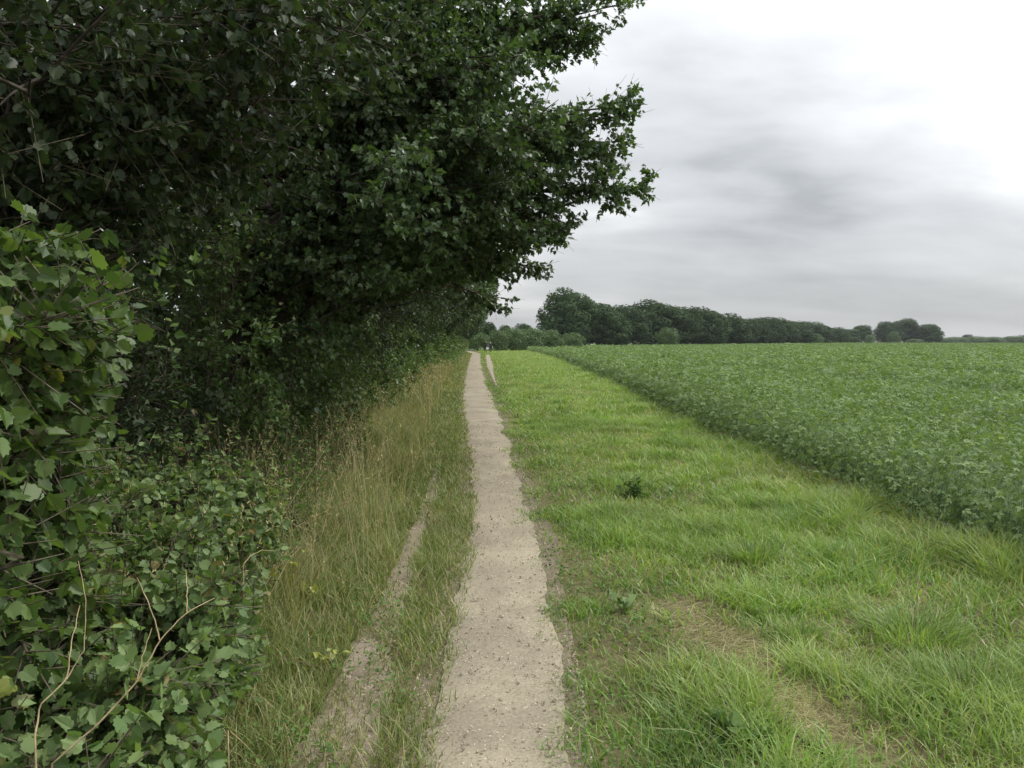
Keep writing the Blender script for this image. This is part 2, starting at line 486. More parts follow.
BANDS = [(1.3, 4, 4200, .0058), (4, 8, 3000, .0075), (8, 16, 1300, .012), (16, 32, 480, .020), (32, 64, 170, .036), (64, 150, 55, .06)]
gr = Geo()
for y0, y1, rho, w in BANDS:
    xa, xb = -.2, min(crop_edge(y1) + 1.2, 14) if y1 < 100 else 14
    if y1 < 100: xb = crop_edge(y1) + 1.0
    n = int((y1 - y0) * (xb - xa) * rho)
    x = rng.uniform(xa, xb, n); y = rng.uniform(y0, y1, n)
    ce = crop_edge(y)
    dl = x - path_r(y) + (vnoise(x * 3, y * 3, 5) - .5) * .16
    inside = (dl > -.06 - .09 * rng.random(n) ** 2 * sstep(.4, .6, vnoise(x * 4, y * 4, 7))) & (x < np.where(y < YEND, ce + .15, 99))
    tuft = fbm(x * 1.9, y * 1.9, 11)
    fine = vnoise(x * 6.5, y * 6.5, 23)
    edge = sstep(0, .75, dl)
    dens = (.55 + .45 * edge) * (.62 + .50 * sstep(.32, .60, tuft)) * (1 - .93 * bareness(x, y))
    worn = sstep(.62, .30, fbm(x * .9 + 40, y * .5, 91)) * sstep(1.9, .4, dl)
    dens *= 1 - .35 * worn
    # the side path stays open
    sp = (y > FK0) & (y < FK1) & (x > kl(y) - .05) & (x < kr(y) + .05)
    keep = inside & ~sp & (rng.random(n) < dens)
    x, y, tuft, fine, edge, ce, dl = [a[keep] for a in (x, y, tuft, fine, edge, ce, dl)]
    P = np.stack([x, y, 0 * x], -1)
    v = visible(P); x, y, tuft, fine, edge, ce, dl, P = [a[v] for a in (x, y, tuft, fine, edge, ce, dl, P)]
    H = (.040 + .068 * edge) * (.68 + .85 * sstep(.42, .72, tuft)) * (.75 + .5 * fine) * rng.uniform(.6, 1.3, len(x))
    near_crop = sstep(1.1, .1, ce - x) * (y < YEND)
    H *= 1 + .8 * near_crop
    H = np.minimum(H, .34)
    dry = np.clip(rng.random(len(x)) ** 3.2 * (1.0 - .35 * sstep(.4, .7, tuft)) + .12 * sstep(.5, .75, vnoise(x * .8, y * .8, 61)), 0, 1) * .8
    blades(gr, P, H, w * rng.uniform(.6, 1.3, len(x)) * np.where(rng.random(len(x)) < .18, 1.9, 1), rng.uniform(.15, 1.5, len(x)), 0, dry, 3 if y1 <= 8 else 2, rnd=np.clip(.55 * rng.random(len(x)) + .9 * (fbm(x * 2.6, y * 2.6, 411) - .25) * (.45 + .55 * edge), 0, 1))
# lying straw and thatch on the bare patches
n = 5000
c = np.array([bare_d, bare_c, bare_e])
t = rng.random(n) * 2; i = t.astype(int)
P = c[i] + (c[np.minimum(i + 1, 2)] - c[i]) * (t - i)[:, None] + rng.normal(0, .22, (n, 3)) * [1, 1, 0]
P[:, 2] = rng.uniform(.004, .02, n)
P = P[rng.random(n) < .15 + .85 * bareness(P[:, 0], P[:, 1])]
az = rng.random(len(P)) * 6.283
d = np.stack([np.cos(az), np.sin(az), rng.normal(.05, .12, len(P))], -1)
Mx = frame(d, np.array([0, 0, 1.]) + rng.normal(0, .3, (len(P), 3)))
sc = np.stack([rng.uniform(.002, .005, len(P)), rng.uniform(.03, .10, len(P)), np.full(len(P), .01)], -1)
gr.inst(LEAF, LEAF_F, P, Mx * sc[:, None, :], 0, None, rng.uniform(.55, 1, len(P)))
# clover and plantain leaves low in the grass beside the path
n = 8000
y = 1.6 * np.exp(rng.random(n) * math.log(30 / 1.6)); x = path_r(y) + rng.gamma(1.6, .28, n) * rng.choice([1, 1, 3], n)
k = (fbm(x * 3.1, y * 3.1, 133) > .46) & (x < crop_edge(y) - .2) & (rng.random(n) > .8 * bareness(x, y))
x, y = x[k], y[k]
P = np.stack([x, y, rng.uniform(.012, .07, len(x))], -1)
d = rand_unit(len(x)) * [1, 1, .35]
s = rng.uniform(.012, .034, len(x)) * np.maximum(1, y / 12)
gr.inst(LEAF, LEAF_F, P, frame(d, np.array([0, 0, 1.]) + rng.normal(0, .35, (len(x), 3))) * s[:, None, None], 1)
tag(gr.build('grass', [M['grass'], M['weed']]), 'bright green rough grass between the path and the crop', 'grass', kind='stuff')

# left verge
vg = Geo()
HEDGE_X = -2.0
for y0, y1, rho, w in BANDS:
    xa, xb = -3.0, .5
    n = int((y1 - y0) * (xb - xa) * rho * .95)
    x = rng.uniform(xa, xb, n); y = rng.uniform(y0, y1, n)
    dl = path_l(y) - x + (vnoise(x * 3, y * 3, 8) - .5) * .12
    inrut = (y < RUTY) & (x > rl(y)) & (x < rr(y))
    tuft = fbm(x * 2.2, y * 1.6, 19)
    tall = sstep(.55, 1.25, dl + (tuft - .5) * .5) * sstep(2.2, 4.5, y + (x + 1.2) * 1.2)
    dens = np.where(inrut, .12 + .88 * sstep(.36, .48, fbm(x * 5, y * 2.2, 45)), 1.0) * (.45 + .7 * sstep(.3, .6, tuft)) * (1 - .35 * tall)
    dens *= sstep(3.2, 2.0, -x)
    keep = (dl > -.04 - .08 * rng.random(n) ** 2 * sstep(.4, .6, vnoise(x * 4, y * 4, 9))) & (rng.random(n) < dens)
    x, y, tuft, tall, dl, inrut = [a[keep] for a in (x, y, tuft, tall, dl, inrut)]
    P = np.stack([x, y, 0 * x], -1)
    v = visible(P); x, y, tuft, tall, dl, inrut, P = [a[v] for a in (x, y, tuft, tall, dl, inrut, P)]
    H = (.07 + .05 * sstep(0, .3, dl) + .25 * tall) * (.6 + .8 * tuft) * rng.uniform(.55, 1.3, len(x))
    H = np.where(inrut, H * .6, H)
    dry = np.clip(rng.random(len(x)) ** 2.6 * .8 + tall * rng.random(len(x)) * .36 * sstep(3, 6, y) * sstep(30, 16, y) * sstep(.3, .6, vnoise(x * 1.1, y * .6, 71)) + .1 * inrut, 0, 1)
    blades(vg, P, H, w * rng.uniform(.55, 1.2, len(x)), rng.uniform(.15, 1.1, len(x)), 0, dry, 3 if y1 <= 8 else 2)
# tall dry seed stems
n = 1150
y = 3.2 * np.exp(rng.random(n) ** .9 * math.log(34 / 3.2)); x = path_l(y) - rng.uniform(.55, 2.2, n)
k = fbm(x * 1.5, y * .8, 201) > .4
x, y = x[k], y[k]
P = np.stack([x, y, 0 * x], -1)
H = rng.uniform(.55, 1.05, len(x)); az = rng.random(len(x)) * 6.283; ln = rng.uniform(.1, .6, len(x))
blades(vg, P, H, .003 * np.maximum(1, y / 5), ln, 0, rng.uniform(.6, 1, len(x)), 3, az=az, curl=.3)
top = P + np.stack([np.cos(az) * ln * H, np.sin(az) * ln * H, H * (1 - .15 * ln)], -1)
nn = 9
pos = np.repeat(top, nn, 0) - np.repeat(np.stack([np.cos(az) * .5, np.sin(az) * .5, np.ones(len(az))], -1), nn, 0) * (rng.random((len(top) * nn, 1)) * .16)
d = np.array([0, 0, .8]) + rng.normal(0, .6, (len(pos), 3))
s = rng.uniform(.015, .035, len(pos)) * np.repeat(np.maximum(1, y / 7), nn)
Mx = frame(d, rand_unit(len(pos))) * s[:, None, None]; Mx[:, :, 0] *= .35
vg.inst(LEAF, LEAF_F, pos, Mx, 0, None, rng.uniform(.6, 1, len(pos)))
# small weed leaves in the verge
n = 9000
y = 1.8 * np.exp(rng.random(n) * math.log(25 / 1.8)); x = path_l(y) - rng.gamma(2, .3, n)
k = (fbm(x * 3.3, y * 3.3, 331) > .47) & (x > -2.6)
x, y = x[k], y[k]
P = np.stack([x, y, rng.uniform(.02, .16, len(x))], -1)
s = rng.uniform(.012, .034, len(x)) * np.maximum(1, y / 12)
vg.inst(LEAF, LEAF_F, P, frame(rand_unit(len(x)) * [1, 1, .4], np.array([0, 0, 1.]) + rng.normal(0, .4, (len(x), 3))) * s[:, None, None], 1)
tag(vg.build('verge_grass', [M['verge'], M['weed']]), 'olive and straw coloured grass on the verge left of the path', 'grass', kind='stuff')

# gravel on the path
ico = np.array([[1, 0, 0], [-1, 0, 0], [0, 1, 0], [0, -1, 0], [0, 0, .7], [0, 0, -.7], ], float)
ico_f = [[0, 2, 4], [2, 1, 4], [1, 3, 4], [3, 0, 4], [2, 0, 5], [1, 2, 5], [3, 1, 5], [0, 3, 5]]
gv = Geo()
n = 9000
y = 1.8 * np.exp(rng.random(n) * math.log(16 / 1.8)); u = np.where(rng.random(n) < .35, rng.random(n), rng.beta(.35, .35, n) * 1.12 - .06)
x = path_l(y) - .05 + (path_r(y) - path_l(y) + .1) * u
s = .0018 + .0075 * rng.random(n) ** 7 + .0012 * y ** .5 * rng.random(n)
Mx = frame(rand_unit(n), rand_unit(n)) * (s[:, None] * rng.uniform(.6, 1.3, (n, 3)))[:, None, :]
gv.inst(ico, ico_f, np.stack([x, y, .006 + .026 * np.sin(np.clip(u, .02, .98) * math.pi) ** .5 + .3 * s], -1), Mx)
n = 1800
y = rng.uniform(2.2, RUTY, n); x = rl(y) + (rr(y) - rl(y)) * rng.random(n)
s = .003 + .010 * rng.random(n) ** 3
Mx = frame(rand_unit(n), rand_unit(n)) * (s[:, None] * rng.uniform(.6, 1.3, (n, 3)))[:, None, :]
gv.inst(ico, ico_f, np.stack([x, y, .008 + .3 * s], -1), Mx)
tag(gv.build('gravel', [M['stone']], smooth=False), 'fine pebbles and crumbs of earth strewn over the bare path', 'gravel', kind='stuff')

# ------------------------------------------------------------------ bean crop
bc = Geo()
CROP_H, CROP_FAR = .68, 330.


def crop_h(x, y):
    h = CROP_H * (.80 + .20 * fbm(x * .35, y * .35, 301) + .24 * vnoise(x * 2.6, y * 2.6, 305)) + .05 * (vnoise(x * .06, y * .06, 303) - .5)
    for xt, dp in ((11.4, .15), (18.2, .20), (31.0, .22)):      # the stand sags towards each tramline and stands up again behind it
        q = x - xt - .012 * y
        h = h - dp * sstep(-4.0, -.2, q) * (q < .15)
    return h


n = 3000000
yy = rng.random(n); 
y = 3.2 * np.exp(yy * math.log(CROP_FAR / 3.2)); 
dx = .12 + 0 * y
x = crop_edge(np.minimum(y, YEND)) + np.maximum(0, y - 165) / 1.15 + (rng.random(n) ** 1.15) * (np.maximum(8, y * .95 + 8) )
P = np.stack([x, y, 0 * x + .6], -1)
k = visible(P, 160, 300) & (y < 165 + np.maximum(0, x - 12) * 1.15); x, y = x[k], y[k]
s = .080 * np.maximum(1, np.hypot(x, y) / 11) ** .78
# sampling density (per m2) of the candidates against the wanted one
cand = n / math.log(CROP_FAR / 3.2) / y / np.maximum(8, y * .95 + 8)
want = 2.5 / (s * s * .9) * np.where(x - crop_edge(np.minimum(y, YEND)) < .8, 1.6, 1)
k = rng.random(len(x)) < want / cand * .8
x, y, s = x[k], y[k], s[k]
print('crop leaves', len(x), 'max ratio', float((want / cand).max()))
h = crop_h(x, y)
inn = x - crop_edge(np.minimum(y, YEND))
u = rng.random(len(x))
for xt in (11.4, 18.2, 31.0):
    q = x - xt - .012 * y
    inn = np.where((q > .15) & (q < .75), np.minimum(inn, .3), inn)
low = np.where(inn < .7, .06, .45)                     # the open side shows leaves down to the ground
zz = h * (low + (1 - low) * u ** np.where(inn < .7, .95, .55)) + rng.normal(0, .03, len(x))
zz += np.where(rng.random(len(x)) < .06, rng.uniform(0, .08, len(x)), 0)
x = x + np.where(inn < .5, rng.normal(0, .07, len(x)), 0)
d = rand_unit(len(x)) * [1, 1, .25] + [0, 0, -.28]
side = np.clip(1 - inn / .5, 0, 1)[:, None]
up = np.array([0, 0, 1.]) + rng.normal(0, .55, (len(x), 3)) + side * np.array([-1.0, -.5, 0])
bc.inst(TRI, TRI_F, np.stack([x, y, zz], -1), frame(d, up) * (s * rng.uniform(.65, 1.2, len(x)) * .62)[:, None, None], 0, None, np.where(rng.random(len(x)) < .06, rng.random(len(x)) * .7, 0))
# stems of the plants on the open side
n = 1800
y = 3.4 * np.exp(rng.random(n) * math.log(60 / 3.4)); x = crop_edge(y) + rng.random(n) * .7 + .04
P = np.stack([x, y, 0 * x], -1); k = visible(P); P = P[k]; n = len(P)
d = np.array([0, 0, 1.]) + rng.normal(0, .14, (n, 3))
r = .0022 * np.maximum(1, P[:, 1] / 12)
sc = np.stack([r, crop_h(P[:, 0], P[:, 1]) * rng.uniform(.7, .98, n), r], -1)
bc.inst(STICK, STICK_F, P, frame(d, np.array([1., .2, 0])) * sc[:, None, :], 1)
# leafy mass inside the stand
xs = np.concatenate([[.50, .56, .75], np.geomspace(1.1, 260, 46)]); yv = np.concatenate([[2.2], np.geomspace(3, CROP_FAR, 150)])
X = (crop_edge(np.minimum(yv, YEND)) + np.maximum(0, yv - 165) / 1.15)[:, None] + xs[None]; Y = np.repeat(yv[:, None], len(xs), 1)
Z = np.where(xs[None] < .52, .0, np.where(xs[None] < .6, .4, 1.0)) * (CROP_H * .30) + 0 * Y
a = (np.arange(len(yv) - 1)[:, None] * len(xs) + np.arange(len(xs) - 1)[None]).ravel()
bc.add(np.stack([X, Y, Z], -1).reshape(-1, 3), np.stack([a, a + 1, a + len(xs) + 1, a + len(xs)], 1), 0, rng.random(len(a)) * .3)
tag(bc.build('bean_crop', [M['bean'], M['bean_stem']]), 'knee high blue green bean crop filling the field on the right', 'crop', kind='stuff')

# meadow beyond the crop
fm = Geo()
fm.add([[-60, 140, .012], [1000, 140, .012], [1300, 1450, .012], [-400, 1450, .012]], [[0, 1, 2, 3]])
M['meadow'] = soil_mat('meadow', [(.3, (.08, .125, .045)), (.5, (.10, .15, .055)), (.7, (.125, .175, .065))], .05, 1.0, .05)
tag(fm.build('field', [M['meadow']]), 'pale green level field stretching beyond the bean crop', 'field', kind='structure')


# ------------------------------------------------------------------ trees
def leaves_on(g, p, d, L, nleaf, T, F, size, mat=0, droop=.25, upw=.8, dryp=0.0, fan=.8, sag=.12, mask=None):
    """leaves along twigs p + d*L"""
    n = len(p)
    t = rng.random((n, nleaf)) * .95 + .08
    pos = p[:, None] + d[:, None] * (L[:, None] * t)[..., None]
    pos[..., 2] -= sag * (L[:, None] * t) ** 2
    pos = pos.reshape(-1, 3)
    dd = np.repeat(d, nleaf, 0)
    ld = dd * .5 + norm(np.cross(dd, rand_unit(len(dd)))) * fan + [0, 0, -droop]
    up = np.array([0, 0, upw]) + rng.normal(0, .5, (len(dd), 3))
    pos = pos + norm(ld) * .01
    s = size * rng.uniform(.55, 1.15, len(pos))
    k = np.ones(len(pos), bool) if mask is None else mask(pos)
    dr = np.where(rng.random(len(pos)) < dryp, rng.random(len(pos)) * .8, 0)
    Mx = frame(ld[k], up[k]) * s[k][:, None, None]
    m = len(Mx)
    Mx[:, :, 0] *= rng.uniform(.72, 1.12, (m, 1)); Mx[:, :, 2] *= rng.uniform(-.4, 3.2, (m, 1))
    g.inst(T, F, pos[k], Mx, mat, None, dr[k])
    return int(k.sum())


def grow(H, C, rad, nprim, nsec, ntwig, nleaf, T, F, lsize, trunk_r=.16, ends=(), mask=None, lowz=-.75, tw_len=(.3, .7), droop=.25,
         lean=(0, 0), stems=0, sticks=True, dryp=0.0, sec_len=.3):
    """returns (trunk geo, [branch geos], crown geo) in the thing's own coordinates"""
    C = np.array(C, float); rad = np.array(rad, float)
    tk, br, cr = Geo(), [], Geo()
    top = np.array([C[0] * .8 + lean[0], C[1] * .8 + lean[1], H * .93])
    if not stems:
        tp = bez(np.zeros(3), np.array([C[0] * .1, C[1] * .1, H * .5]), top, 12)
        tp[1:-1, :2] += rng.normal(0, .05, (10, 2))
        tube(tk, tp, np.concatenate([[trunk_r * 1.5], np.linspace(trunk_r, .02, 11)]), 9)
    targets = []
    for k in range(nprim):
        a = k * 2.39996 + rng.normal(0, .25)
        z = lowz + (1 - lowz) * ((k + .5) / nprim)
        q = math.sqrt(max(0, 1 - z * z))
        targets.append(C + rad * np.array([q * math.cos(a), q * math.sin(a), z]) * rng.uniform(.72, .98))
    targets += [np.array(e, float) for e in ends]
    P, D, LN = [], [], []
    for ti, T_ in enumerate(targets):
        if stems:
            s0 = np.array([rng.normal(0, .12), rng.normal(0, .12), 0])
        else:
            hd = np.hypot(*(T_ - top * .5)[:2])
            hz = np.clip(T_[2] - .35 * hd - .2, .12 * H, .86 * H)
            s0 = np.array([np.interp(hz, tp[:, 2], tp[:, i]) for i in range(3)])
        ln = np.linalg.norm(T_ - s0)
        ctl = s0 + (T_ - s0) * .5 + np.array([0, 0, .16 * ln]) + rng.normal(0, .06 * ln, 3)
        pts = bez(s0, ctl, T_, 9)
        pts[1:-1] += rng.normal(0, .018 * ln, (7, 3))
        if mask is not None:
            ok = mask(pts); ok[:3] = True
            bad = np.where(~ok)[0]
            if len(bad):
                if bad[0] < 4: continue
                tcut = (bad[0] - 1) / 8
                pts = np.stack([np.interp(np.linspace(0, tcut, 9), np.linspace(0, 1, 9), pts[:, i]) for i in range(3)], 1)
        b = Geo()
        r0 = max(.012, (.012 if not stems else .007) * ln + (.012 if not stems else .004))
        tube(b, pts, np.linspace(r0, .005, 9), 6)
        tipb = len(ends) > 30 and nprim <= ti < nprim + 19      # long boughs are feathered all along
        ns = 22 if tipb else nsec if ti < nprim else int(nsec * 1.4)
        for j in range(ns):
            t = .25 + .75 * (j + 1) / ns
            i = min(7, int(t * 8)); fr = t * 8 - i
            p = pts[i] * (1 - fr) + pts[i + 1] * fr
            tg = norm(pts[i + 1] - pts[i])
            o = norm((p - C) / rad)
            if j == ns - 1: sd = tg
            else: sd = norm(tg * .7 + rand_unit(1)[0] * .8 + o * .35)
            sl = sec_len * rad.mean() * rng.uniform(.6, 1.3) * (1.15 - .45 * t) * (.45 if tipb else 1)
            e = p + sd * sl; e[2] -= .06 * sl * sl
            if mask is not None and not mask(e[None])[0]: continue
            sp = bez(p, p + sd * sl * .5 + np.array([0, 0, .06 * sl]), e, 5)
            tube(b, sp, np.linspace(.35 * r0 * (1.1 - .6 * t) + .003, .003, 5), 4)
            tt = rng.random(ntwig) * .9 + .1; tt[0] = 1
            ii = np.minimum(3, (tt * 4).astype(int)); f_ = (tt * 4 - ii)[:, None]
            P.append(sp[ii] * (1 - f_) + sp[ii + 1] * f_)
            dd = norm(norm(sp[ii + 1] - sp[ii]) * .65 + rand_unit(ntwig) * [.85, .85, .6])
            D.append(dd); LN.append(rng.uniform(*tw_len, ntwig))
        br.append(b)
    P, D, LN = np.concatenate(P), np.concatenate(D), np.concatenate(LN)
    if mask is not None:
        k = mask(P + D * LN[:, None] * .6); P, D, LN = P[k], D[k], LN[k]
    if sticks:
        sc = np.stack([np.full(len(P), .003), LN, np.full(len(P), .003)], -1)
        cr.inst(STICK, STICK_F, P, frame(D, np.array([.2, .1, 1.])) * sc[:, None, :], 1)
    nl = leaves_on(cr, P, D, LN, nleaf, T, F, lsize, 0, droop, dryp=dryp, mask=mask)
    return tk, br, cr, nl


def put_tree(name, loc, parts, mats, label, cat, group=None, rz=0., s=1., crown_name='crown', trunk_name='trunk', branch_name='branch', join=False):
    tk, br, cr, nl = parts
    e = empty(name, loc, label, cat, group, rz, s)
    if tk.n:
        t = tk.build(trunk_name, [M['bark']], e, True)
        if join:
            j = Geo()
        for b in br:
            b.build(branch_name, [M['bark']], t, True)
    else:
        for b in br:
            b.build(branch_name, [M['twig']], e, True)
    cr.build(crown_name, mats, e)
    return e


def row_mask(X0, Y0, seed, lowlim=True):
    """clearance kept open over the path by passers-by; local coords -> keep?"""
    def f(p):
        x = p[:, 0] + X0; y = p[:, 1] + Y0; z = p[:, 2]
        lim = np.where(z < 2.0, -1.75 + .25 * (z - .6), -1.55 + (z - 2.0) * 1.5) + (fbm(y * .8, z * .9, seed) - .5) * .9
        lim = np.minimum(lim, np.interp(Y0, [15, 22, 28, 36, 60], [.3, .2, .6, .95, .7]) + .9 * (fbm(y * .7, z * .8, seed + 4) - .5))
        return (x < lim) & (z > .05)
    return f


HR = 'trees crowded along the hedgerow left of the path'
# 1. the overhanging maple whose boughs stand out against the sky
mx, my = -3.1, 10.2
tips = [(634, 186, 10.0), (628, 106, 9.8), (598, 207, 10.2), (620, 4, 9.6), (556, 236, 10.6), (612, 142, 10.2), (576, 45, 9.9), (620, 190, 10), (610, 118, 9.8), (590, 165, 10), (531, 266, 11), (501, 298, 12),
        (545, 25, 9.8), (520, 120, 9.0), (530, 180, 9.4), (500, 60, 9.0), (560, 190, 10.4), (480, 140, 8.6), (470, 220, 9.0), (505, 235, 9.8), (605, 12, 9.7)]
ends = [at(*t) - np.array([mx, my, 0]) for t in tips]
for k in range(34):      # leafy face of the crown towards the path
    ends.append(np.array([rng.uniform(-1.3, .75), my + rng.uniform(-3.4, 3.0), rng.uniform(2.4, 6.4)]) - np.array([mx, my, 0]))


BOUGHS = [((500, 205, 9.8), (634, 186, 10.0), .62, .30), ((500, 165, 9.6), (628, 106, 9.8), .60, .26), ((520, 140, 10), (612, 142, 10.2), .5, .3), ((470, 30, 9.6), (620, 4, 9.6), .5, .28),
          ((480, 40, 9.8), (578, 45, 9.9), .6, .3), ((490, 235, 10.4), (556, 236, 10.6), .5, .25), ((465, 250, 11), (533, 266, 11), .45, .28), ((455, 285, 12), (503, 298, 12), .4, .25), ((500, 190, 10), (598, 207, 10.2), .45, .3)]
_bs = [(at(*a), at(*b), ra, rb) for a, b, ra, rb in BOUGHS]


def maple_mask(p):
    q = p + np.array([mx, my, 0])
    x = q[:, 0]; z = q[:, 2]; y = q[:, 1]
    lim = np.where(z < 2.1, -1.75 + .25 * (z - .6), -1.40 + (z - 2.1) * 3.2) + (fbm(y * .8, z * .9, 5) - .5) * .6
    ok = x < np.minimum(lim, .84 + .7 * (fbm(y * .9, z * 1.1, 25) - .5))
    for a, b, ra, rb in _bs:
        v = b - a; t = np.clip(((q - a) @ v) / (v @ v), 0, 1)
        ok |= np.linalg.norm(q - a - t[:, None] * v, axis=1) < ra + (rb - ra) * t
    return ok & (z > .1) & (x < 3)


parts = grow(10.5, (.4, 0, 5.6), (3.1, 3.2, 4.4), 26, 10, 10, 13, MAPLE, MAPLE_F, .070, .19, ends, maple_mask, droop=.35, sec_len=.25, tw_len=(.2, .5))
print('maple leaves', parts[3])
put_tree('maple_tree', (mx, my, 0), parts, [M['maple'], M['twig']], 'big maple whose leafy boughs reach over the path against the sky', 'tree', HR)

# 2. the near tree filling the upper left
nx_, ny_ = -3.4, 4.6
def near_mask(p):
    x = p[:, 0] + nx_; y = p[:, 1] + ny_; z = p[:, 2]
    lim = np.where(z < 2.4, -2.3 + .3 * (z - 1), -1.85 + (z - 2.4) * 1.15) + (fbm(y * .9, z * 1.1, 15) - .5) * .8
    cl = np.sqrt(x * x + y * y + (z - EYE) ** 2) > 2.6
    return (x < np.minimum(lim, -.45)) & (z > .1) & cl & (y > 2.4)
tips = [(215, 75, 4.3), (265, 110, 4.8), (320, 60, 5.2), (185, 15, 4.4), (160, 180, 3.8), (60, 160, 3.6), (100, 45, 3.9), (250, 10, 4.6), (300, 100, 5.0), (30, 80, 3.4), (350, 20, 5.4), (40, 140, 3.3), (100, 150, 3.5), (150, 200, 3.9), (20, 200, 3.2), (90, 210, 3.6), (190, 235, 4.3), (60, 60, 3.6), (215, 190, 4.4)]
ends = [at(*t) - np.array([nx_, ny_, 0]) for t in tips]
parts = grow(9.0, (.2, -.2, 4.9), (3.0, 3.6, 4.0), 26, 9, 9, 12, BROAD, BROAD_F, .058, .17, ends, near_mask, droop=.5, sec_len=.26)
print('near leaves', parts[3])
put_tree('hazel_tree', (nx_, ny_, 0), parts, [M['dark_leaf'], M['twig']], 'dark broad leaved tree filling the top left corner above the bush', 'tree', HR)

# 3. trees further along
def row_parts(X, Y, H, seed, ls, dense=1.0):
    ends = [np.array([rng.uniform(-1.0, 1.15) - X, rng.uniform(-3.2, 3.2), rng.uniform(2.4, 5.6)]) for k in range(22)]
    return grow(H, (.7, 0, H * .54), (3.5, 3.4, H * .46), 20, 8, 8, int(10 * dense), LEAF, LEAF_F, ls, .16, ends, row_mask(X, Y, seed), droop=.3, sticks=Y < 20)
rows = [(-3.4, 15.5, 9.5, .085, 'dark hedgerow tree just beyond the overhanging maple, arching towards the path', 1.0),
        (-3.6, 21.5, 9.0, .095, 'second tree beyond the overhanging maple, its crown low over the verge', 1.0),
        (-3.7, 28, 9.0, .11, 'third tree beyond the overhanging maple, rising behind the sunlit green hedge', .9),
        (-3.8, 36, 8.5, .13, None, .8), (-3.9, 45, 8.5, .15, None, .8), (-4, 55, 8, .17, None, .7), (-4.1, 67, 8, .19, None, .7), (-4.2, 80, 7.5, .21, None, .7),
        (-4.0, 94, 7.5, .24, None, .7), (-3.6, 108, 7.5, .27, None, .7)]
far_label = 'leafy hedgerow tree in the run narrowing towards the end of the path'
for i, (X, Y, H, ls, lab, dn) in enumerate(rows):
    p = row_parts(X, Y, H, 40 + i * 7, ls, dn)
    put_tree('hedgerow_tree', (X, Y, 0), p, [M['maple'] if i % 3 else M['dark_leaf'], M['twig']], lab or far_label, 'tree', HR if lab else 'far trees of the hedgerow')

# 4. hedge shrubs along the foot of the trees
HS = 'shrubs along the foot of the hedgerow'
def shrub_parts(X, Y, H, r, ls, T, F, seed, nprim=22, nsec=7, ntwig=9, nleaf=11, lim0=-1.35, dryp=.02):
    def f(p):
        x = p[:, 0] + X; y = p[:, 1] + Y; z = p[:, 2]
        return (x < lim0 - .12 * np.abs(z - 1.2) + (fbm(y * 1.3, z * 1.5, seed) - .5) * .7) & (z > .03)
    return grow(H, (0, 0, H * .48), (r, r * 1.1, H * .5), nprim, nsec, ntwig, nleaf, T, F, ls, .05, (), f, lowz=-.9, tw_len=(.2, .45), stems=1, sticks=Y < 14, dryp=dryp)
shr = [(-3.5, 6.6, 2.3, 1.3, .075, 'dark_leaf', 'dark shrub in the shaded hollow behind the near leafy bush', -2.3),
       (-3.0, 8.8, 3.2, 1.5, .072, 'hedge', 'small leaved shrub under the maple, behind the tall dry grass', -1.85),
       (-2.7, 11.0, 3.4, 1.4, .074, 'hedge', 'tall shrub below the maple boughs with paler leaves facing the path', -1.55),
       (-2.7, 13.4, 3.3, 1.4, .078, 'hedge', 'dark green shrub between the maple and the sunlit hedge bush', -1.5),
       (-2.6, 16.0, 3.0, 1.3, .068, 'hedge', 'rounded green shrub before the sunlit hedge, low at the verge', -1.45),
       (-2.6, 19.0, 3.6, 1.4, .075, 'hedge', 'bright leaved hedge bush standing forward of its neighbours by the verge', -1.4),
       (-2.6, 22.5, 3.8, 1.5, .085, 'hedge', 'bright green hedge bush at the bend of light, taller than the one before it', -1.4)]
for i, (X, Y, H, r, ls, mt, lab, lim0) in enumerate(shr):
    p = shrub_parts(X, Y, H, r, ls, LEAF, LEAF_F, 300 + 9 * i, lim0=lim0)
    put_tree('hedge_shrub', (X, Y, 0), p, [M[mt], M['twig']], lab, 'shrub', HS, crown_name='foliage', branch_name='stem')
p = shrub_parts(-2.6, 27, 3.8, 1.9, .10, LEAF, LEAF_F, 411, 18, 6, 7, 9, lim0=-1.35)
base = put_tree('hedge_shrub', (-2.6, 27, 0), p, [M['hedge'], M['twig']], 'clipped looking green shrub in the far hedge beside the path', 'shrub', 'shrubs of the far hedge', crown_name='foliage', branch_name='stem')
yy = 31.0
k = 0
while yy < 112:
    s = (1.05 + .004 * yy, 1.1 + .006 * yy, .98 + .12 * rng.random())
    dup(base, (-2.75 - (yy > 60) * .35, yy, 0), 0.0, s, 'clipped looking green shrub in the far hedge beside the path', 'shrubs of the far hedge')
    yy += 4.0 + .035 * yy; k += 1

# dense leaf screen added behind the hedge front to block light from the left
th = Geo()
n = 90000
y = -2 + 117 * rng.random(n) ** 1.7; z = rng.uniform(0, 7.0, n); x = -rng.uniform(3.9, 7.0, n)
s = .20 + .0025 * y
th.inst(LEAF, LEAF_F, np.stack([x, y, z], -1), frame(rand_unit(n), rand_unit(n)) * (s * rng.uniform(.7, 1.2, n))[:, None, None])
tag(th.build('thicket_screen', [M['dark_leaf']]), 'dense dark mass of leaves added behind the front of the hedgerow to block light', 'thicket_screen', kind='stuff')

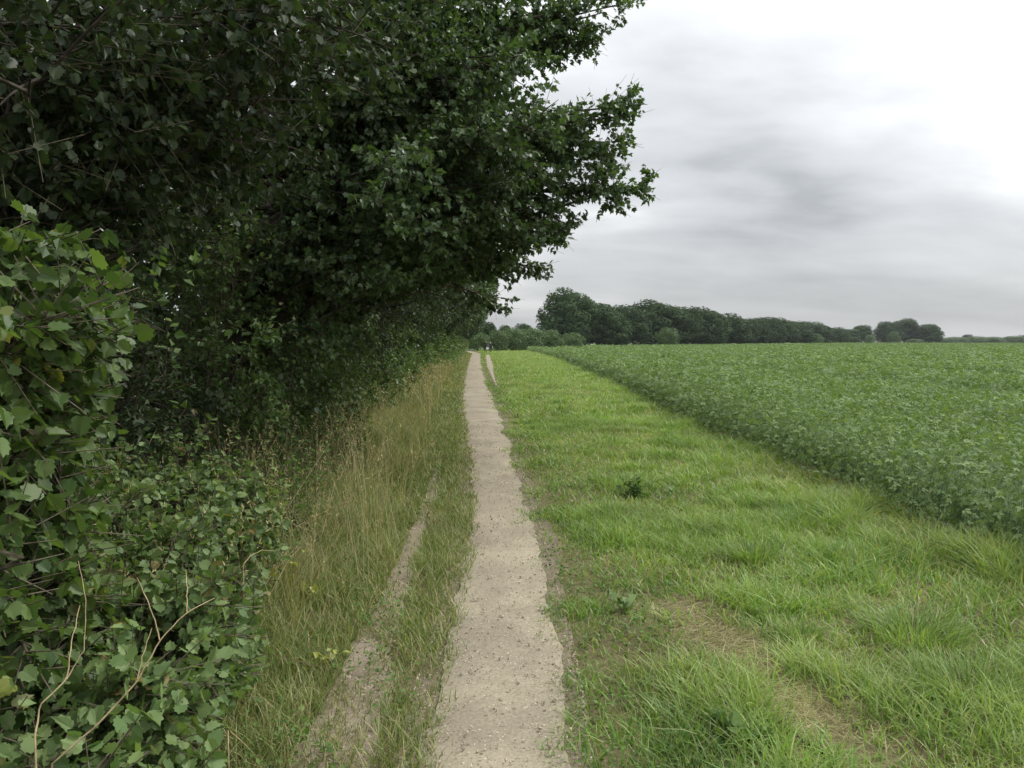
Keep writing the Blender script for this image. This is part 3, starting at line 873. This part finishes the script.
# 5. near leafy bush at the left edge, brambles and other plants at its foot
def bush_parts(ends, nsec, ntwig, nleaf, T, F, ls, mask, droop=.4, dryp=.03, tw=(.12, .32), seclen=.3):
    return grow(2.2, (0, 0, 1.1), (.9, 1.0, 1.1), 0, nsec, ntwig, nleaf, T, F, ls, .04, ends, mask, stems=1, tw_len=tw, droop=droop, dryp=dryp, sec_len=seclen)
bx, by = -2.0, 2.95
def bmask(p):
    x = p[:, 0] + bx; y = p[:, 1] + by; z = p[:, 2]
    cl = np.sqrt(x * x + y * y + (z - EYE) ** 2) > 1.75
    return (x < -1.02 + (fbm(y * 2, z * 2, 9) - .5) * .35) & (z > .03) & cl & (y < np.where(z < 1.45, 3.0, 3.7) - .25 * np.abs(z - 1.5)) & (x < np.where(z < 1.4, -1.15, -1.0)) & (z < 2.15 + (fbm(x * 3, y * 3, 12) - .5) * 1.5)
tips = []
for px, py, Y in [(20, 260, 2.3), (70, 240, 2.5), (120, 210, 2.9), (165, 225, 3.1), (185, 260, 3.1), (240, 320, 3.3), (285, 345, 3.5), (150, 300, 2.8), (90, 300, 2.5), (30, 330, 2.2),
                  (110, 370, 2.6), (170, 380, 2.9), (60, 400, 2.3), (20, 450, 2.2), (110, 450, 2.5), (160, 440, 2.8), (60, 500, 2.3), (120, 520, 2.6), (20, 560, 2.1), (80, 580, 2.4),
                  (200, 300, 3.2), (10, 190, 2.6), (20, 620, 2.1), (130, 590, 2.7), (40, 270, 2.6), (100, 280, 3.0)]:
    tips.append(at(px, py, Y + rng.normal(0, .06)) - np.array([bx, by, 0]))
for k in range(16):
    tips.append(np.array([rng.uniform(-.9, .3), rng.uniform(-1.1, 1.2), rng.uniform(.4, 2.0)]))
parts = bush_parts(tips, 8, 8, 5, BROAD, BROAD_F, .050, bmask)
leaves_on(parts[2], *[np.concatenate(q) for q in zip(*[(b_.v[0][:1] * 0 + t_, rand_unit(1), np.array([.3])) for b_, t_ in zip(parts[1], tips)])], 14, LEAF, LEAF_F, .045, 0, .4, dryp=.05, mask=bmask)
print('bush leaves', parts[3])
put_tree('leafy_bush', (bx, by, 0), parts, [M['big_leaf'], M['twig']], 'bush of large broad green leaves crowding the left edge of the photo', 'bush', crown_name='foliage', branch_name='stem')

# brambles along the foot
BR = 'low brambles along the foot of the hedge'
def bramble(X, Y, r, H, label, seed, lim):
    def f(p):
        x = p[:, 0] + X; y = p[:, 1] + Y
        return (x < lim + (fbm(y * 2.5, p[:, 2] * 2.5, seed) - .5) * .4) & (p[:, 2] > .02) & (np.sqrt(x * x + y * y + (p[:, 2] - EYE) ** 2) > 1.5)
    pts = []
    for k in range(34):
        a = rng.random() * 6.283; q = r * math.sqrt(rng.random())
        pts.append(np.array([q * math.cos(a), q * math.sin(a), H * rng.uniform(.25, 1.0) * (1 - .35 * (q / r) ** 2)]))
    p = bush_parts(pts, 6, 6, 6, BROAD, BROAD_F, .048, f, droop=.15, dryp=.07, tw=(.1, .25), seclen=.25)
    return put_tree('bramble', (X, Y, 0), p, [M['bramble'], M['twig']], label, 'bramble', BR, crown_name='foliage', branch_name='stem')
bramble(-1.55, 2.35, .75, .75, 'low bramble with pale green leaves in the bottom left corner', 1, -.72)
bramble(-1.65, 3.35, .75, .85, 'bramble tangle behind the forked dry stalk, up to the grass', 2, -.98)
bramble(-2.0, 4.5, .8, .95, 'bramble with browning leaves at the edge of the dark hollow', 3, -1.15)
bramble(-2.5, 5.6, .8, .95, 'bramble furthest along, between the dark hollow and dry grass', 4, -1.55)

# undergrowth: nettles, bindweed and dead stems in the hollow
ug = Geo()
n = 900
y = rng.uniform(2.6, 11, n); x = -rng.uniform(1.15, 3.3, n) - .03 * y
H = rng.uniform(.3, .95, n)
d0 = norm(np.array([0, 0, 1.]) + rng.normal(0, .22, (n, 3)))
P = np.stack([x, y, 0 * x], -1)
sc = np.stack([np.full(n, .003), H, np.full(n, .003)], -1)
ug.inst(STICK, STICK_F, P, frame(d0, np.array([1., .1, .1])) * sc[:, None, :], 1)
leaves_on(ug, P, d0, H, 22, LEAF, LEAF_F, .05, 0, .3, dryp=.16, sag=.03)
n = 320
y = rng.uniform(3, 9, n); x = -rng.uniform(1.1, 2.9, n)
P = np.stack([x, y, rng.uniform(0, .3, n)], -1)
d0 = norm(np.array([.2, 0, .8]) + rng.normal(0, .55, (n, 3)))
sc = np.stack([np.full(n, .0022), rng.uniform(.3, .9, n), np.full(n, .0022)], -1)
ug.inst(STICK, STICK_F, P, frame(d0, np.array([1., .1, .1])) * sc[:, None, :], 2)
tag(ug.build('undergrowth', [M['weed'], M['twig'], M['stalk']]), 'tangle of small weeds and dead stems at the foot of the hedge', 'undergrowth', kind='stuff')


# ------------------------------------------------------------------ single small plants
def plant(name, loc, label, cat, n, H, spread, T, F, ls, mats, nleaf=7, droop=.2, stem_r=.003, group=None, upw=.8):
    e = empty(name, loc, label, cat, group)
    st, lv = Geo(), Geo()
    d = norm(np.array([0, 0, 1.]) + rng.normal(0, spread, (n, 3)) * [1, 1, .2])
    P = rng.normal(0, .03, (n, 3)) * [1, 1, 0]
    L_ = H * rng.uniform(.5, 1.05, n)
    for i in range(n):
        a, b = P[i], P[i] + d[i] * L_[i]
        tube(st, bez(a, a + np.array([0, 0, .55 * L_[i]]), b, 6), np.linspace(stem_r, stem_r * .5, 6), 5)
    leaves_on(lv, P, d, L_, nleaf, T, F, ls, 0, droop, upw=upw, sag=.02)
    st.build('stem', [mats[1]], e, True); lv.build('foliage', [mats[0]], e)
    return e


plant('weed', gp(634, 498), 'dark leafy weed clump alone in the middle of the bright grass', 'weed', 14, .22, .55, LEAF, LEAF_F, .075, (M['weed'], M['bean_stem']), 9)
plant('weed', gp(722, 742), 'leafy weed in shade of its own beside the bare patch', 'weed', 9, .15, .6, BROAD, BROAD_F, .05, (M['weed'], M['bean_stem']), 7)
plant('weed', gp(762, 757), 'small upright dark weed at the edge of the bare thatch', 'weed', 6, .12, .3, LEAF, LEAF_F, .045, (M['weed'], M['bean_stem']), 9)
plant('weed', gp(622, 612), 'pale leaved dock standing in grass right of the path', 'weed', 4, .12, .4, LEAF, LEAF_F, .075, (M['bean'], M['bean_stem']), 4)
plant('yellow_weed', gp(282, 602), 'yellowing plant leaning out of the verge by the brambles', 'weed', 9, .42, .5, BROAD, BROAD_F, .05, (M['yellow'], M['stalk']), 8)
plant('yellow_weed', gp(318, 672), 'small yellow green weed on the verge above the rut', 'weed', 5, .14, .5, LEAF, LEAF_F, .045, (M['yellow'], M['bean_stem']), 6)
plant('seedling', gp(306, 735), 'bright light green seedling at the left rim of the rut', 'weed', 4, .09, .5, BROAD, BROAD_F, .035, (M['grass'], M['bean_stem']), 5)


def tussock(loc, label, n, H, r, dry=.08):
    g = Geo()
    q = r * np.sqrt(rng.random(n)); a = rng.random(n) * 6.283
    P = np.stack([q * np.cos(a), q * np.sin(a), 0 * a], -1)
    blades(g, P, H * rng.uniform(.5, 1.1, n), .0055 * rng.uniform(.7, 1.3, n), rng.uniform(.25, 1.3, n) , 0, np.where(rng.random(n) < .08, .6, dry), 4, az=a + rng.normal(0, .5, n), curl=.8)
    o = g.build('grass_tussock', [M['grass']])
    o.location = tuple(float(c) for c in loc)
    return tag(o, label, 'grass tussock', 'long tussocks in the right hand grass')


tussock(gp(752, 562), 'tall dark tussock in mid grass above the bare patch', 500, .21, .15)
tussock(gp(915, 640), 'broad long bladed tussock between the bare patch and crop', 600, .21, .26)
tussock(gp(968, 700), 'bright arching tussock in the bottom right corner', 550, .23, .22)
tussock(gp(800, 530), 'tussock close to the crop, beyond the tall dark one', 300, .20, .16)
tussock(gp(800, 640), 'small spiky tussock on the upper rim of the bare patch', 240, .15, .10)

a_, b_ = gp(738, 697), gp(836, 766)
e = empty('stick', (*a_[:2], 0), 'dark weathered stick lying in the bare patch, bottom right', 'stick')
g = Geo(); q = np.linspace(0, 1, 14)[:, None] * (b_ - a_); q[:, :2] += rng.normal(0, .006, (14, 2)); q[:, 2] = .016
tube(g, q, np.linspace(.011, .007, 14) * rng.uniform(.8, 1.2, 14), 6); g.build('stem', [M['bark']], e, True)
g = Geo(); q = q[5] + np.linspace(0, 1, 6)[:, None] * np.array([.10, .03, .01]); tube(g, q, np.linspace(.006, .003, 6), 5); g.build('side_twig', [M['bark']], e, True)

# forked dry stalk in front of the brambles
def dry_stalk(label, Y, main, forks, r0=.0030):
    p0 = at(*main[0], Y)
    e = empty('dry_stalk', (p0[0], p0[1], 0), label, 'dry stalk', 'dead stalks rising from the brambles')
    o = np.array([p0[0], p0[1], 0])
    def line(pts, dz=0.0):
        q = np.array([at(x, y, Y + dz * i) for i, (x, y) in enumerate(pts)]) - o
        t = np.linspace(0, len(q) - 1, 4 * len(q))
        return np.stack([np.interp(t, np.arange(len(q)), q[:, k]) for k in range(3)], 1) + rng.normal(0, .0008, (4 * len(q), 3))
    g = Geo(); q = line(main, .05); q = np.concatenate([[[0, 0, 0]], q]); tube(g, q, np.linspace(r0, r0 * .45, len(q)), 6)
    g.build('stem', [M['stalk']], e, True)
    for f in forks:
        g = Geo(); q = line(f, .04); tube(g, q, np.linspace(r0 * .6, r0 * .3, len(q)), 5)
        g.build('side_stem', [M['stalk']], e, True)


dry_stalk('long pale forked stalk slanting up across the bottom left brambles', 2.0, [(52, 764), (100, 722), (137, 682), (160, 640), (187, 612), (215, 598)], [[(137, 682), (143, 655), (152, 628)], [(160, 640), (150, 605), (137, 578)], [(187, 612), (187, 590), (186, 570)]])
dry_stalk('straight brown stalk left of the forked one, bottom left', 1.95, [(35, 735), (40, 705), (67, 679), (72, 640), (80, 605)], [[(67, 679), (84, 650), (86, 600), (78, 562)]], .0026)
dry_stalk('thin bent dry stalk lying against the verge by the rut', 2.9, [(228, 730), (240, 740), (262, 762)], [], .003)
dry_stalk('arched straw stalk bowing over the verge above yellow leaves', 3.6, [(243, 565), (250, 556), (262, 550), (274, 551)], [], .0026)


# ------------------------------------------------------------------ far trees
def blob_tree(H, Rr, seed, nlobe, nleaf, ls, low=.12):
    r = np.random.default_rng(seed)
    cr, tk = Geo(), Geo()
    pos, nor = [], []
    for k in range(nlobe):
        a = k * 2.4 + r.normal(0, .3); z = (k + .5) / nlobe
        q = math.sqrt(max(.05, 1 - (2 * z - .75) ** 2 / 1.6)) * .62
        c = np.array([math.cos(a) * q * Rr * r.uniform(.6, 1.05), math.sin(a) * q * Rr * r.uniform(.6, 1.05), H * (low + .12 + (.76 - low) * z)])
        rr_ = np.array([1, 1, .85]) * Rr * r.uniform(.28, .46)
        m = nleaf // nlobe
        u = norm(r.normal(size=(m, 3)))
        pos.append(c + u * rr_ * (r.uniform(.45, 1.08, (m, 1)) ** .5)); nor.append(u)
    pos = np.concatenate(pos); nor = np.concatenate(nor)
    k = pos[:, 2] > .05; pos, nor = pos[k], nor[k]
    d = norm(np.cross(nor, r.normal(size=pos.shape)))
    cr.inst(LEAF, LEAF_F, pos, frame(d, nor + r.normal(0, .38, pos.shape)) * (ls * r.uniform(.6, 1.3, len(pos)))[:, None, None], 0, r.random(len(pos)))
    tube(tk, bez(np.zeros(3), np.array([.1, 0, H * .4]), np.array([.2, .1, H * .8]), 7), np.linspace(.03 * H, .02, 7), 7)
    for k in range(5):
        a = k * 1.3; tube(tk, bez(np.array([.1, 0, H * (.2 + .08 * k)]), np.array([math.cos(a) * Rr * .3, math.sin(a) * Rr * .3, H * (.35 + .08 * k)]), np.array([math.cos(a) * Rr * .7, math.sin(a) * Rr * .7, H * (.45 + .08 * k)]), 5), np.linspace(.012 * H, .02, 5), 5)
    return tk, cr


def make_far(name, seed, H, Rr, mat, nlobe=20, nleaf=7000, ls=.5, low=.05):
    tk, cr = blob_tree(H, Rr, seed, nlobe, nleaf, ls, low)
    e = empty(name, (0, 0, 0), 'x', 'tree')
    tk.build('trunk', [M['bark']], e, True); cr.build('crown', [mat], e)
    return e


protos = [make_far('far_tree', 900 + i, 10, r_, M['far_leaf'], 20 + 3 * i, 12000, .44) for i, r_ in enumerate((5.2, 4.6, 5.8, 4.2))]
bush_p = [make_far('far_bush', 950 + i, 10, r_, M['far_bush'], 16, 4500, .6, 0.) for i, r_ in enumerate((7.0, 8.5))]
used = set()


def far(kind, idx, px, ytop, Y, label, group, wide=1.0, cat='tree'):
    """stand a tree at distance Y so tall that its top reaches the surveyed elevation"""
    p = at(px, ytop, Y); s = p[2] / 10.0
    pr = (protos if kind == 'tree' else bush_p)[idx]
    key = (kind, idx)
    sc = (s * wide, s * wide, s)
    rz = float(rng.random() * 6.283)
    if key not in used:
        used.add(key)
        pr.location = (float(p[0]), Y, 0); pr.rotation_euler = (0, 0, rz); pr.scale = sc
        pr['label'] = label; pr['group'] = group; pr['category'] = cat
        return pr
    o = dup(pr, (p[0], Y, 0), rz, sc, label, group)
    o['category'] = cat
    return o


FB = 'trees of the belt beyond the field'
ordn = 'second third fourth fifth sixth seventh eighth ninth tenth eleventh twelfth thirteenth fourteenth fifteenth sixteenth seventeenth eighteenth nineteenth twentieth'.split()
far('tree', 0, 570, 291, 180, 'tallest rounded dark tree at the left end of the belt', FB, 1.25)
belt = [(598, 303, 188), (626, 306, 196), (612, 311, 184), (655, 302, 205), (675, 306, 215), (693, 308, 222), (708, 311, 236), (724, 315, 250), (738, 318, 262), (752, 319, 275),
        (766, 317, 290), (780, 319, 305), (795, 321, 325), (808, 322, 345), (822, 325, 365), (836, 328, 385), (848, 329, 400)]
for i, (px, yt, Y) in enumerate(belt):
    w = 1.25 + .35 * rng.random() + (Y - 180) / 260
    far('tree', (i + 1) % 4, px, yt, Y, f'{ordn[i]} tree from the left end of the dark belt beyond the crop', FB, w)
fb = 'low bushes under the belt of trees'
far('bush', 0, 668, 329, 190, 'grey green bush at the foot of the belt, near its left end', fb, 1.1, 'bush')
far('bush', 1, 816, 334, 330, 'pale bush at the foot of the belt, towards its right end', fb, 1.0, 'bush')
far('bush', 0, 830, 341, 300, 'tiny pale bush alone in front of the belt at its right end', fb, 1.0, 'bush')
CL = 'clump of trees right of the belt'
for px, yt, Y, i, w, lab in [(862, 325, 430, 1, 1.5, 'single rounded tree at the left of the clump on the horizon'),
                             (888, 322, 450, 2, 1.4, 'left of the two tallest trees in the clump on the horizon'),
                             (905, 319.5, 455, 0, 1.6, 'tallest broad tree in the middle of the clump on the horizon'),
                             (929, 324, 440, 3, 1.7, 'separate pointed tree at the right end of the clump on the horizon')]:
    far('tree', i, px, yt, Y, lab, CL, w)
far('bush', 1, 870, 335, 400, 'pale bush in front of the single tree of the horizon clump', CL, .9, 'bush')
far('bush', 0, 894, 332, 405, 'light green rounded bush in front of the tallest horizon trees', CL, .9, 'bush')
far('bush', 1, 915, 339, 410, 'low bush between the tall clump trees and the pointed one', CL, 2.6, 'bush')
HZ = 'low trees along the horizon at right'
for j, (px, yt, w) in enumerate([(940, 341.5, 3), (956, 340.5, 3), (976, 340.2, 3), (991, 340.4, 3), (1018, 339.8, 3), (1035, 339.6, 3), (1056, 340, 3), (948, 342, 1.8), (968, 334.5, 1.5), (984, 341, 1.8), (998, 341, 1.8), (1010, 340, 1.7), (1025, 338.8, 1.6), (1044, 340.5, 1.8), (1068, 339.5, 1.8), (1098, 338.5, 1.6)]):
    if px == 968:
        far('tree', 2, px, yt, 620, 'small dome shaped tree standing above the low horizon hedge', HZ, w)
    else:
        far('bush', j % 2, px, yt - 3.6, 600, 'low bushy tree in the line along the right hand horizon', HZ, w, 'tree')

# bushes at the end of the path
EB = 'bushes closing off the end of the path'
for j, (px, yt, Y, w, lab) in enumerate([(512, 329, 136, 1.2, 'first rounded bush right of the walkers at the end of the path'),
                                        (530, 328.5, 140, 1.2, 'second bush right of the walkers at the end of the path'),
                                        (551, 331, 142, 1.1, 'third bush right of the walkers, beside the corner of the crop'),
                                        (572, 333, 150, 1.1, 'low bush under the tallest tree of the belt, behind the crop'),
                                        (497, 331, 132, 1.0, 'bush directly behind the walkers at the end of the path'),
                                        (478, 333, 128, 1.0, 'bush left of the walkers, closing the end of the hedgerow')]):
    far('bush', j % 2, px, yt, Y, lab, EB, w, 'bush')
for j, (px, yt, Y) in enumerate([(505, 325, 170), (523, 324, 172), (488, 322, 150), (465, 312, 135)]):
    far('tree', (j + 1) % 4, px, yt, Y, ['small tree top showing over the bushes, nearest the hedgerow', 'small tree top showing over the bushes, second from the hedgerow',
                                          'tree behind the bush where the walkers stand', 'tree closing the dark end of the hedgerow'][j], 'trees behind the bushes at the path end', 1.0)


# ------------------------------------------------------------------ walkers
def walker(loc, rz, label, mats, bag, hgt=1.7, cap=None):
    e = empty('person', loc, label, 'person', 'walkers far along the path', rz, hgt / 1.75)
    J = [((0, 0, .95), .135), ((0, 0, 1.15), .13), ((0, .01, 1.38), .15), ((0, 0, 1.50), .06), ((0, .02, 1.60), .085), ((0, .03, 1.70), .075),
         ((.10, 0, .90), .09), ((.11, .10, .50), .06), ((.11, .02, .09), .045), ((.11, .14, .05), .04),
         ((-.10, 0, .90), .09), ((-.11, -.02, .50), .06), ((-.11, -.22, .11), .045), ((-.11, -.10, .05), .04),
         ((.19, 0, 1.41), .06), ((.25, -.06, 1.14), .045), ((.25, .08, .92), .035), ((.25, .12, .84), .035),
         ((-.19, 0, 1.41), .06), ((-.25, .06, 1.14), .045), ((-.24, .18, .95), .035), ((-.24, .22, .88), .035)]
    E = [(0, 1), (1, 2), (2, 3), (3, 4), (4, 5), (0, 6), (6, 7), (7, 8), (8, 9), (0, 10), (10, 11), (11, 12), (12, 13), (2, 14), (14, 15), (15, 16), (16, 17), (2, 18), (18, 19), (19, 20), (20, 21)]
    me = bpy.data.meshes.new('body'); me.from_pydata([j[0] for j in J], E, [])
    for m in mats: me.materials.append(m)
    o = bpy.data.objects.new('body', me); col.objects.link(o); o.parent = e
    sk = o.modifiers.new('skin', 'SKIN')
    for i, j in enumerate(J):
        me.skin_vertices[0].data[i].radius = (j[1], j[1] * .85)
    me.skin_vertices[0].data[0].use_root = True
    o.modifiers.new('sub', 'SUBSURF').levels = 2; o.modifiers['sub'].render_levels = 2
    dg = bpy.context.evaluated_depsgraph_get()
    nm = bpy.data.meshes.new_from_object(o.evaluated_get(dg))
    o.modifiers.clear(); o.data = nm
    for p in nm.polygons:
        z = p.center.z; x = abs(p.center.x)
        p.material_index = 2 if (z > 1.5 or (x > .2 and z < .9)) else (0 if z > .93 else 1)
        p.use_smooth = True
    g = Geo()
    a = np.linspace(0, math.pi * .55, 5); b = np.linspace(0, 2 * math.pi, 11)[:-1]
    V = np.array([[.098 * math.sin(t) * math.cos(q), -.005 + .105 * math.sin(t) * math.sin(q), 1.665 + .115 * math.cos(t)] for t in np.maximum(a, .02) for q in b])
    g.add(V, [[i * 10 + j, i * 10 + (j + 1) % 10, (i + 1) * 10 + (j + 1) % 10, (i + 1) * 10 + j] for i in range(4) for j in range(10)])
    g.build('cap' if cap else 'hair', [cap or M['hair']], e, True)
    if bag:
        g = Geo()
        pr = np.array([[-.16, -.05, 0], [.16, -.05, 0], [.18, .05, 0], [-.18, .05, 0]])
        V = np.concatenate([pr * [k, k, 0] + [0.0, .0, z] for z, k in ((0, .8), (.08, 1.05), (.24, 1.0), (.32, .75))])
        F = [[i * 4 + j, i * 4 + (j + 1) % 4, i * 4 + 4 + (j + 1) % 4, i * 4 + 4 + j] for i in range(3) for j in range(4)] + [[3, 2, 1, 0], [12, 13, 14, 15]]
        g.add(V, F)
        tube(g, bez(np.array([-.1, 0, .31]), np.array([0, 0, .55]), np.array([.1, 0, .31]), 8), np.full(8, .01), 5)
        q = np.array(loc); c, s = math.cos(rz), math.sin(rz)
        lx, ly = bag
        o = g.build('bag', [M['white']])
        o.location = (q[0] + c * lx - s * ly, q[1] + s * lx + c * ly, .48 * hgt / 1.75)
        tag(o, 'white bag held by the walker in black at the end of the path', 'bag')
    return e


M['black'] = plain_mat('black_cloth', (.012, .013, .016)); M['white'] = plain_mat('white_cloth', (.8, .8, .8)); M['skin'] = plain_mat('skin', (.45, .28, .2), .5)
M['pale'] = plain_mat('pale_cloth', (.5, .5, .48)); M['hair'] = plain_mat('hair', (.03, .02, .015)); M['navy'] = plain_mat('navy_cloth', (.015, .018, .03))
w1 = gp(485.5, 353); w2 = gp(490.5, 352.8)
walker(w1, math.pi, 'person in black walking at the far end of the path with a white bag', [M['black'], M['black'], M['skin']], (-.25, .12), 1.7)
walker(w2, math.pi + .3, 'person in dark clothes and pale cap beside the walker in black', [M['navy'], M['black'], M['skin']], None, 1.5, M['pale'])

hz = Geo()
hz.add(np.array([[x, y, z] for z in (-1.0, 15.5) for x, y in ((-1510, -1510), (1510, -1510), (1510, 1510), (-1510, 1510))]), [[3, 2, 1, 0], [4, 5, 6, 7], [0, 1, 5, 4], [1, 2, 6, 5], [2, 3, 7, 6], [3, 0, 4, 7]])
hm = bpy.data.materials.new('haze'); t, N, L = nodes_of(hm)
o_ = N.new('ShaderNodeOutputMaterial'); pv = N.new('ShaderNodeVolumePrincipled')
pv.inputs['Color'].default_value = (.86, .90, .96, 1); pv.inputs['Density'].default_value = .00010
L.new(pv.outputs[0], o_.inputs['Volume'])
tag(hz.build('haze', [hm]), 'thin pale haze that greys the far trees', 'haze', kind='stuff')

# ------------------------------------------------------------------ light and sky
SUN_EL, SUN_AZ = 50.0, 72.0        # azimuth clockwise from straight ahead
w = bpy.data.worlds.new('World'); scene.world = w; w.use_nodes = True
t = w.node_tree; N, L = t.nodes, t.links; N.clear()
out = N.new('ShaderNodeOutputWorld')
sky = N.new('ShaderNodeTexSky'); sky.sky_type = 'NISHITA'; sky.sun_disc = False
sky.sun_elevation = R(SUN_EL); sky.sun_rotation = R(SUN_AZ)
b1 = N.new('ShaderNodeBackground'); b1.inputs['Strength'].default_value = .10
L.new(sky.outputs[0], b1.inputs['Color'])


def math_n(op, a, b=None, c=None):
    n = N.new('ShaderNodeMath'); n.operation = op
    for i, v in enumerate((a, b, c)):
        if v is None: continue
        if isinstance(v, (int, float)): n.inputs[i].default_value = v
        else: L.new(v, n.inputs[i])
    return n.outputs[0]


tc = N.new('ShaderNodeTexCoord')
sep = N.new('ShaderNodeSeparateXYZ'); L.new(tc.outputs['Generated'], sep.inputs[0])
zc = math_n('MAXIMUM', sep.outputs['Z'], 0.0)
den = math_n('ADD', zc, .24)
cx = math_n('DIVIDE', sep.outputs['X'], den); cy = math_n('DIVIDE', sep.outputs['Y'], den)
cmb = N.new('ShaderNodeCombineXYZ'); L.new(cx, cmb.inputs[0]); L.new(cy, cmb.inputs[1]); cmb.inputs[2].default_value = 3.7


def noise(scale, detail, rough, off, stretch=(1, 1, 1), dist=0.0):
    mp = N.new('ShaderNodeMapping'); mp.inputs['Location'].default_value = off; mp.inputs['Scale'].default_value = stretch
    L.new(cmb.outputs[0], mp.inputs[0])
    n = N.new('ShaderNodeTexNoise'); n.inputs['Scale'].default_value = scale; n.inputs['Detail'].default_value = detail; n.inputs['Roughness'].default_value = rough
    n.inputs['Distortion'].default_value = dist
    L.new(mp.outputs[0], n.inputs['Vector'])
    return n.outputs['Fac']


n1 = noise(.85, 3, .45, (7.7, 3.1, 0), (.75, 1, 1), .5)
n2 = noise(2.2, 5, .5, (2.2, 3.7, 2), (.7, 1.0, 1), .4)
n3 = noise(6.0, 4, .55, (2.2, 4.7, 5), (.6, 1.0, 1), .2)
cl = math_n('ADD', math_n('ADD', math_n('MULTIPLY', n1, .60), math_n('MULTIPLY', n2, .28)), math_n('MULTIPLY', n3, .12))
lowsky = N.new('ShaderNodeMapRange'); lowsky.inputs['From Min'].default_value = .0; lowsky.inputs['From Max'].default_value = .16
lowsky.inputs['To Min'].default_value = .35; lowsky.inputs['To Max'].default_value = 1.0
L.new(zc, lowsky.inputs['Value'])
cl = math_n('ADD', math_n('MULTIPLY', math_n('SUBTRACT', cl, .505), lowsky.outputs[0]), .53)
ramp = N.new('ShaderNodeValToRGB')
e = ramp.color_ramp.elements
e[0].position = .39; e[0].color = (.35, .364, .380, 1)
e[1].position = .61; e[1].color = (.80, .805, .81, 1)
q = e.new(.45); q.color = (.46, .475, .492, 1)
q = e.new(.54); q.color = (.60, .612, .625, 1)
L.new(cl, ramp.inputs['Fac'])
# cloud sheet brighter overhead and towards veiled sun; behind camera raised as added fill
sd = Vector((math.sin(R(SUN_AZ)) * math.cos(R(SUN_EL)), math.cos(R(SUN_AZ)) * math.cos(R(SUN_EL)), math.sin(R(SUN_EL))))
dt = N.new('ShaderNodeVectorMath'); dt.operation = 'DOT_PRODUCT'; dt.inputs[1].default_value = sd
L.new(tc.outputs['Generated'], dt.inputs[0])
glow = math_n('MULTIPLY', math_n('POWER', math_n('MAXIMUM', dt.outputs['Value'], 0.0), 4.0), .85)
zen_fill = math_n('ADD', math_n('MULTIPLY', zc, 1.5), math_n('MULTIPLY', math_n('MAXIMUM', math_n('MULTIPLY', sep.outputs['Y'], -1.0), 0.0), .9))
gain = math_n('ADD', math_n('ADD', glow, zen_fill), .52)
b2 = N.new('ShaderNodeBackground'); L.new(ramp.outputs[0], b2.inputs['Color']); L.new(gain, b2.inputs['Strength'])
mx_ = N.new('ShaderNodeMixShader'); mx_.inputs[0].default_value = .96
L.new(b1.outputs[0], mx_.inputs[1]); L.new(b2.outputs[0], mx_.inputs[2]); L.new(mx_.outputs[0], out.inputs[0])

sl = bpy.data.lights.new('sun', 'SUN'); sl.energy = 2.0; sl.angle = R(14); sl.color = (1, .96, .9)
so = bpy.data.objects.new('sun', sl); col.objects.link(so)
so.rotation_euler = (-sd).to_track_quat('-Z', 'Y').to_euler()

scene.view_settings.view_transform = 'Standard'; scene.view_settings.look = 'None'
scene.view_settings.exposure = 0.74; scene.view_settings.gamma = 1
scene.render.engine = 'CYCLES'
scene.cycles.use_denoising = True
scene.cycles.denoiser = 'OPENIMAGEDENOISE'
scene.cycles.denoising_input_passes = 'RGB_ALBEDO_NORMAL'
scene.cycles.max_bounces = 8; scene.cycles.diffuse_bounces = 6; scene.cycles.glossy_bounces = 2; scene.cycles.transmission_bounces = 4
scene.cycles.caustics_reflective = False; scene.cycles.caustics_refractive = False
scene.cycles.sample_clamp_indirect = 4
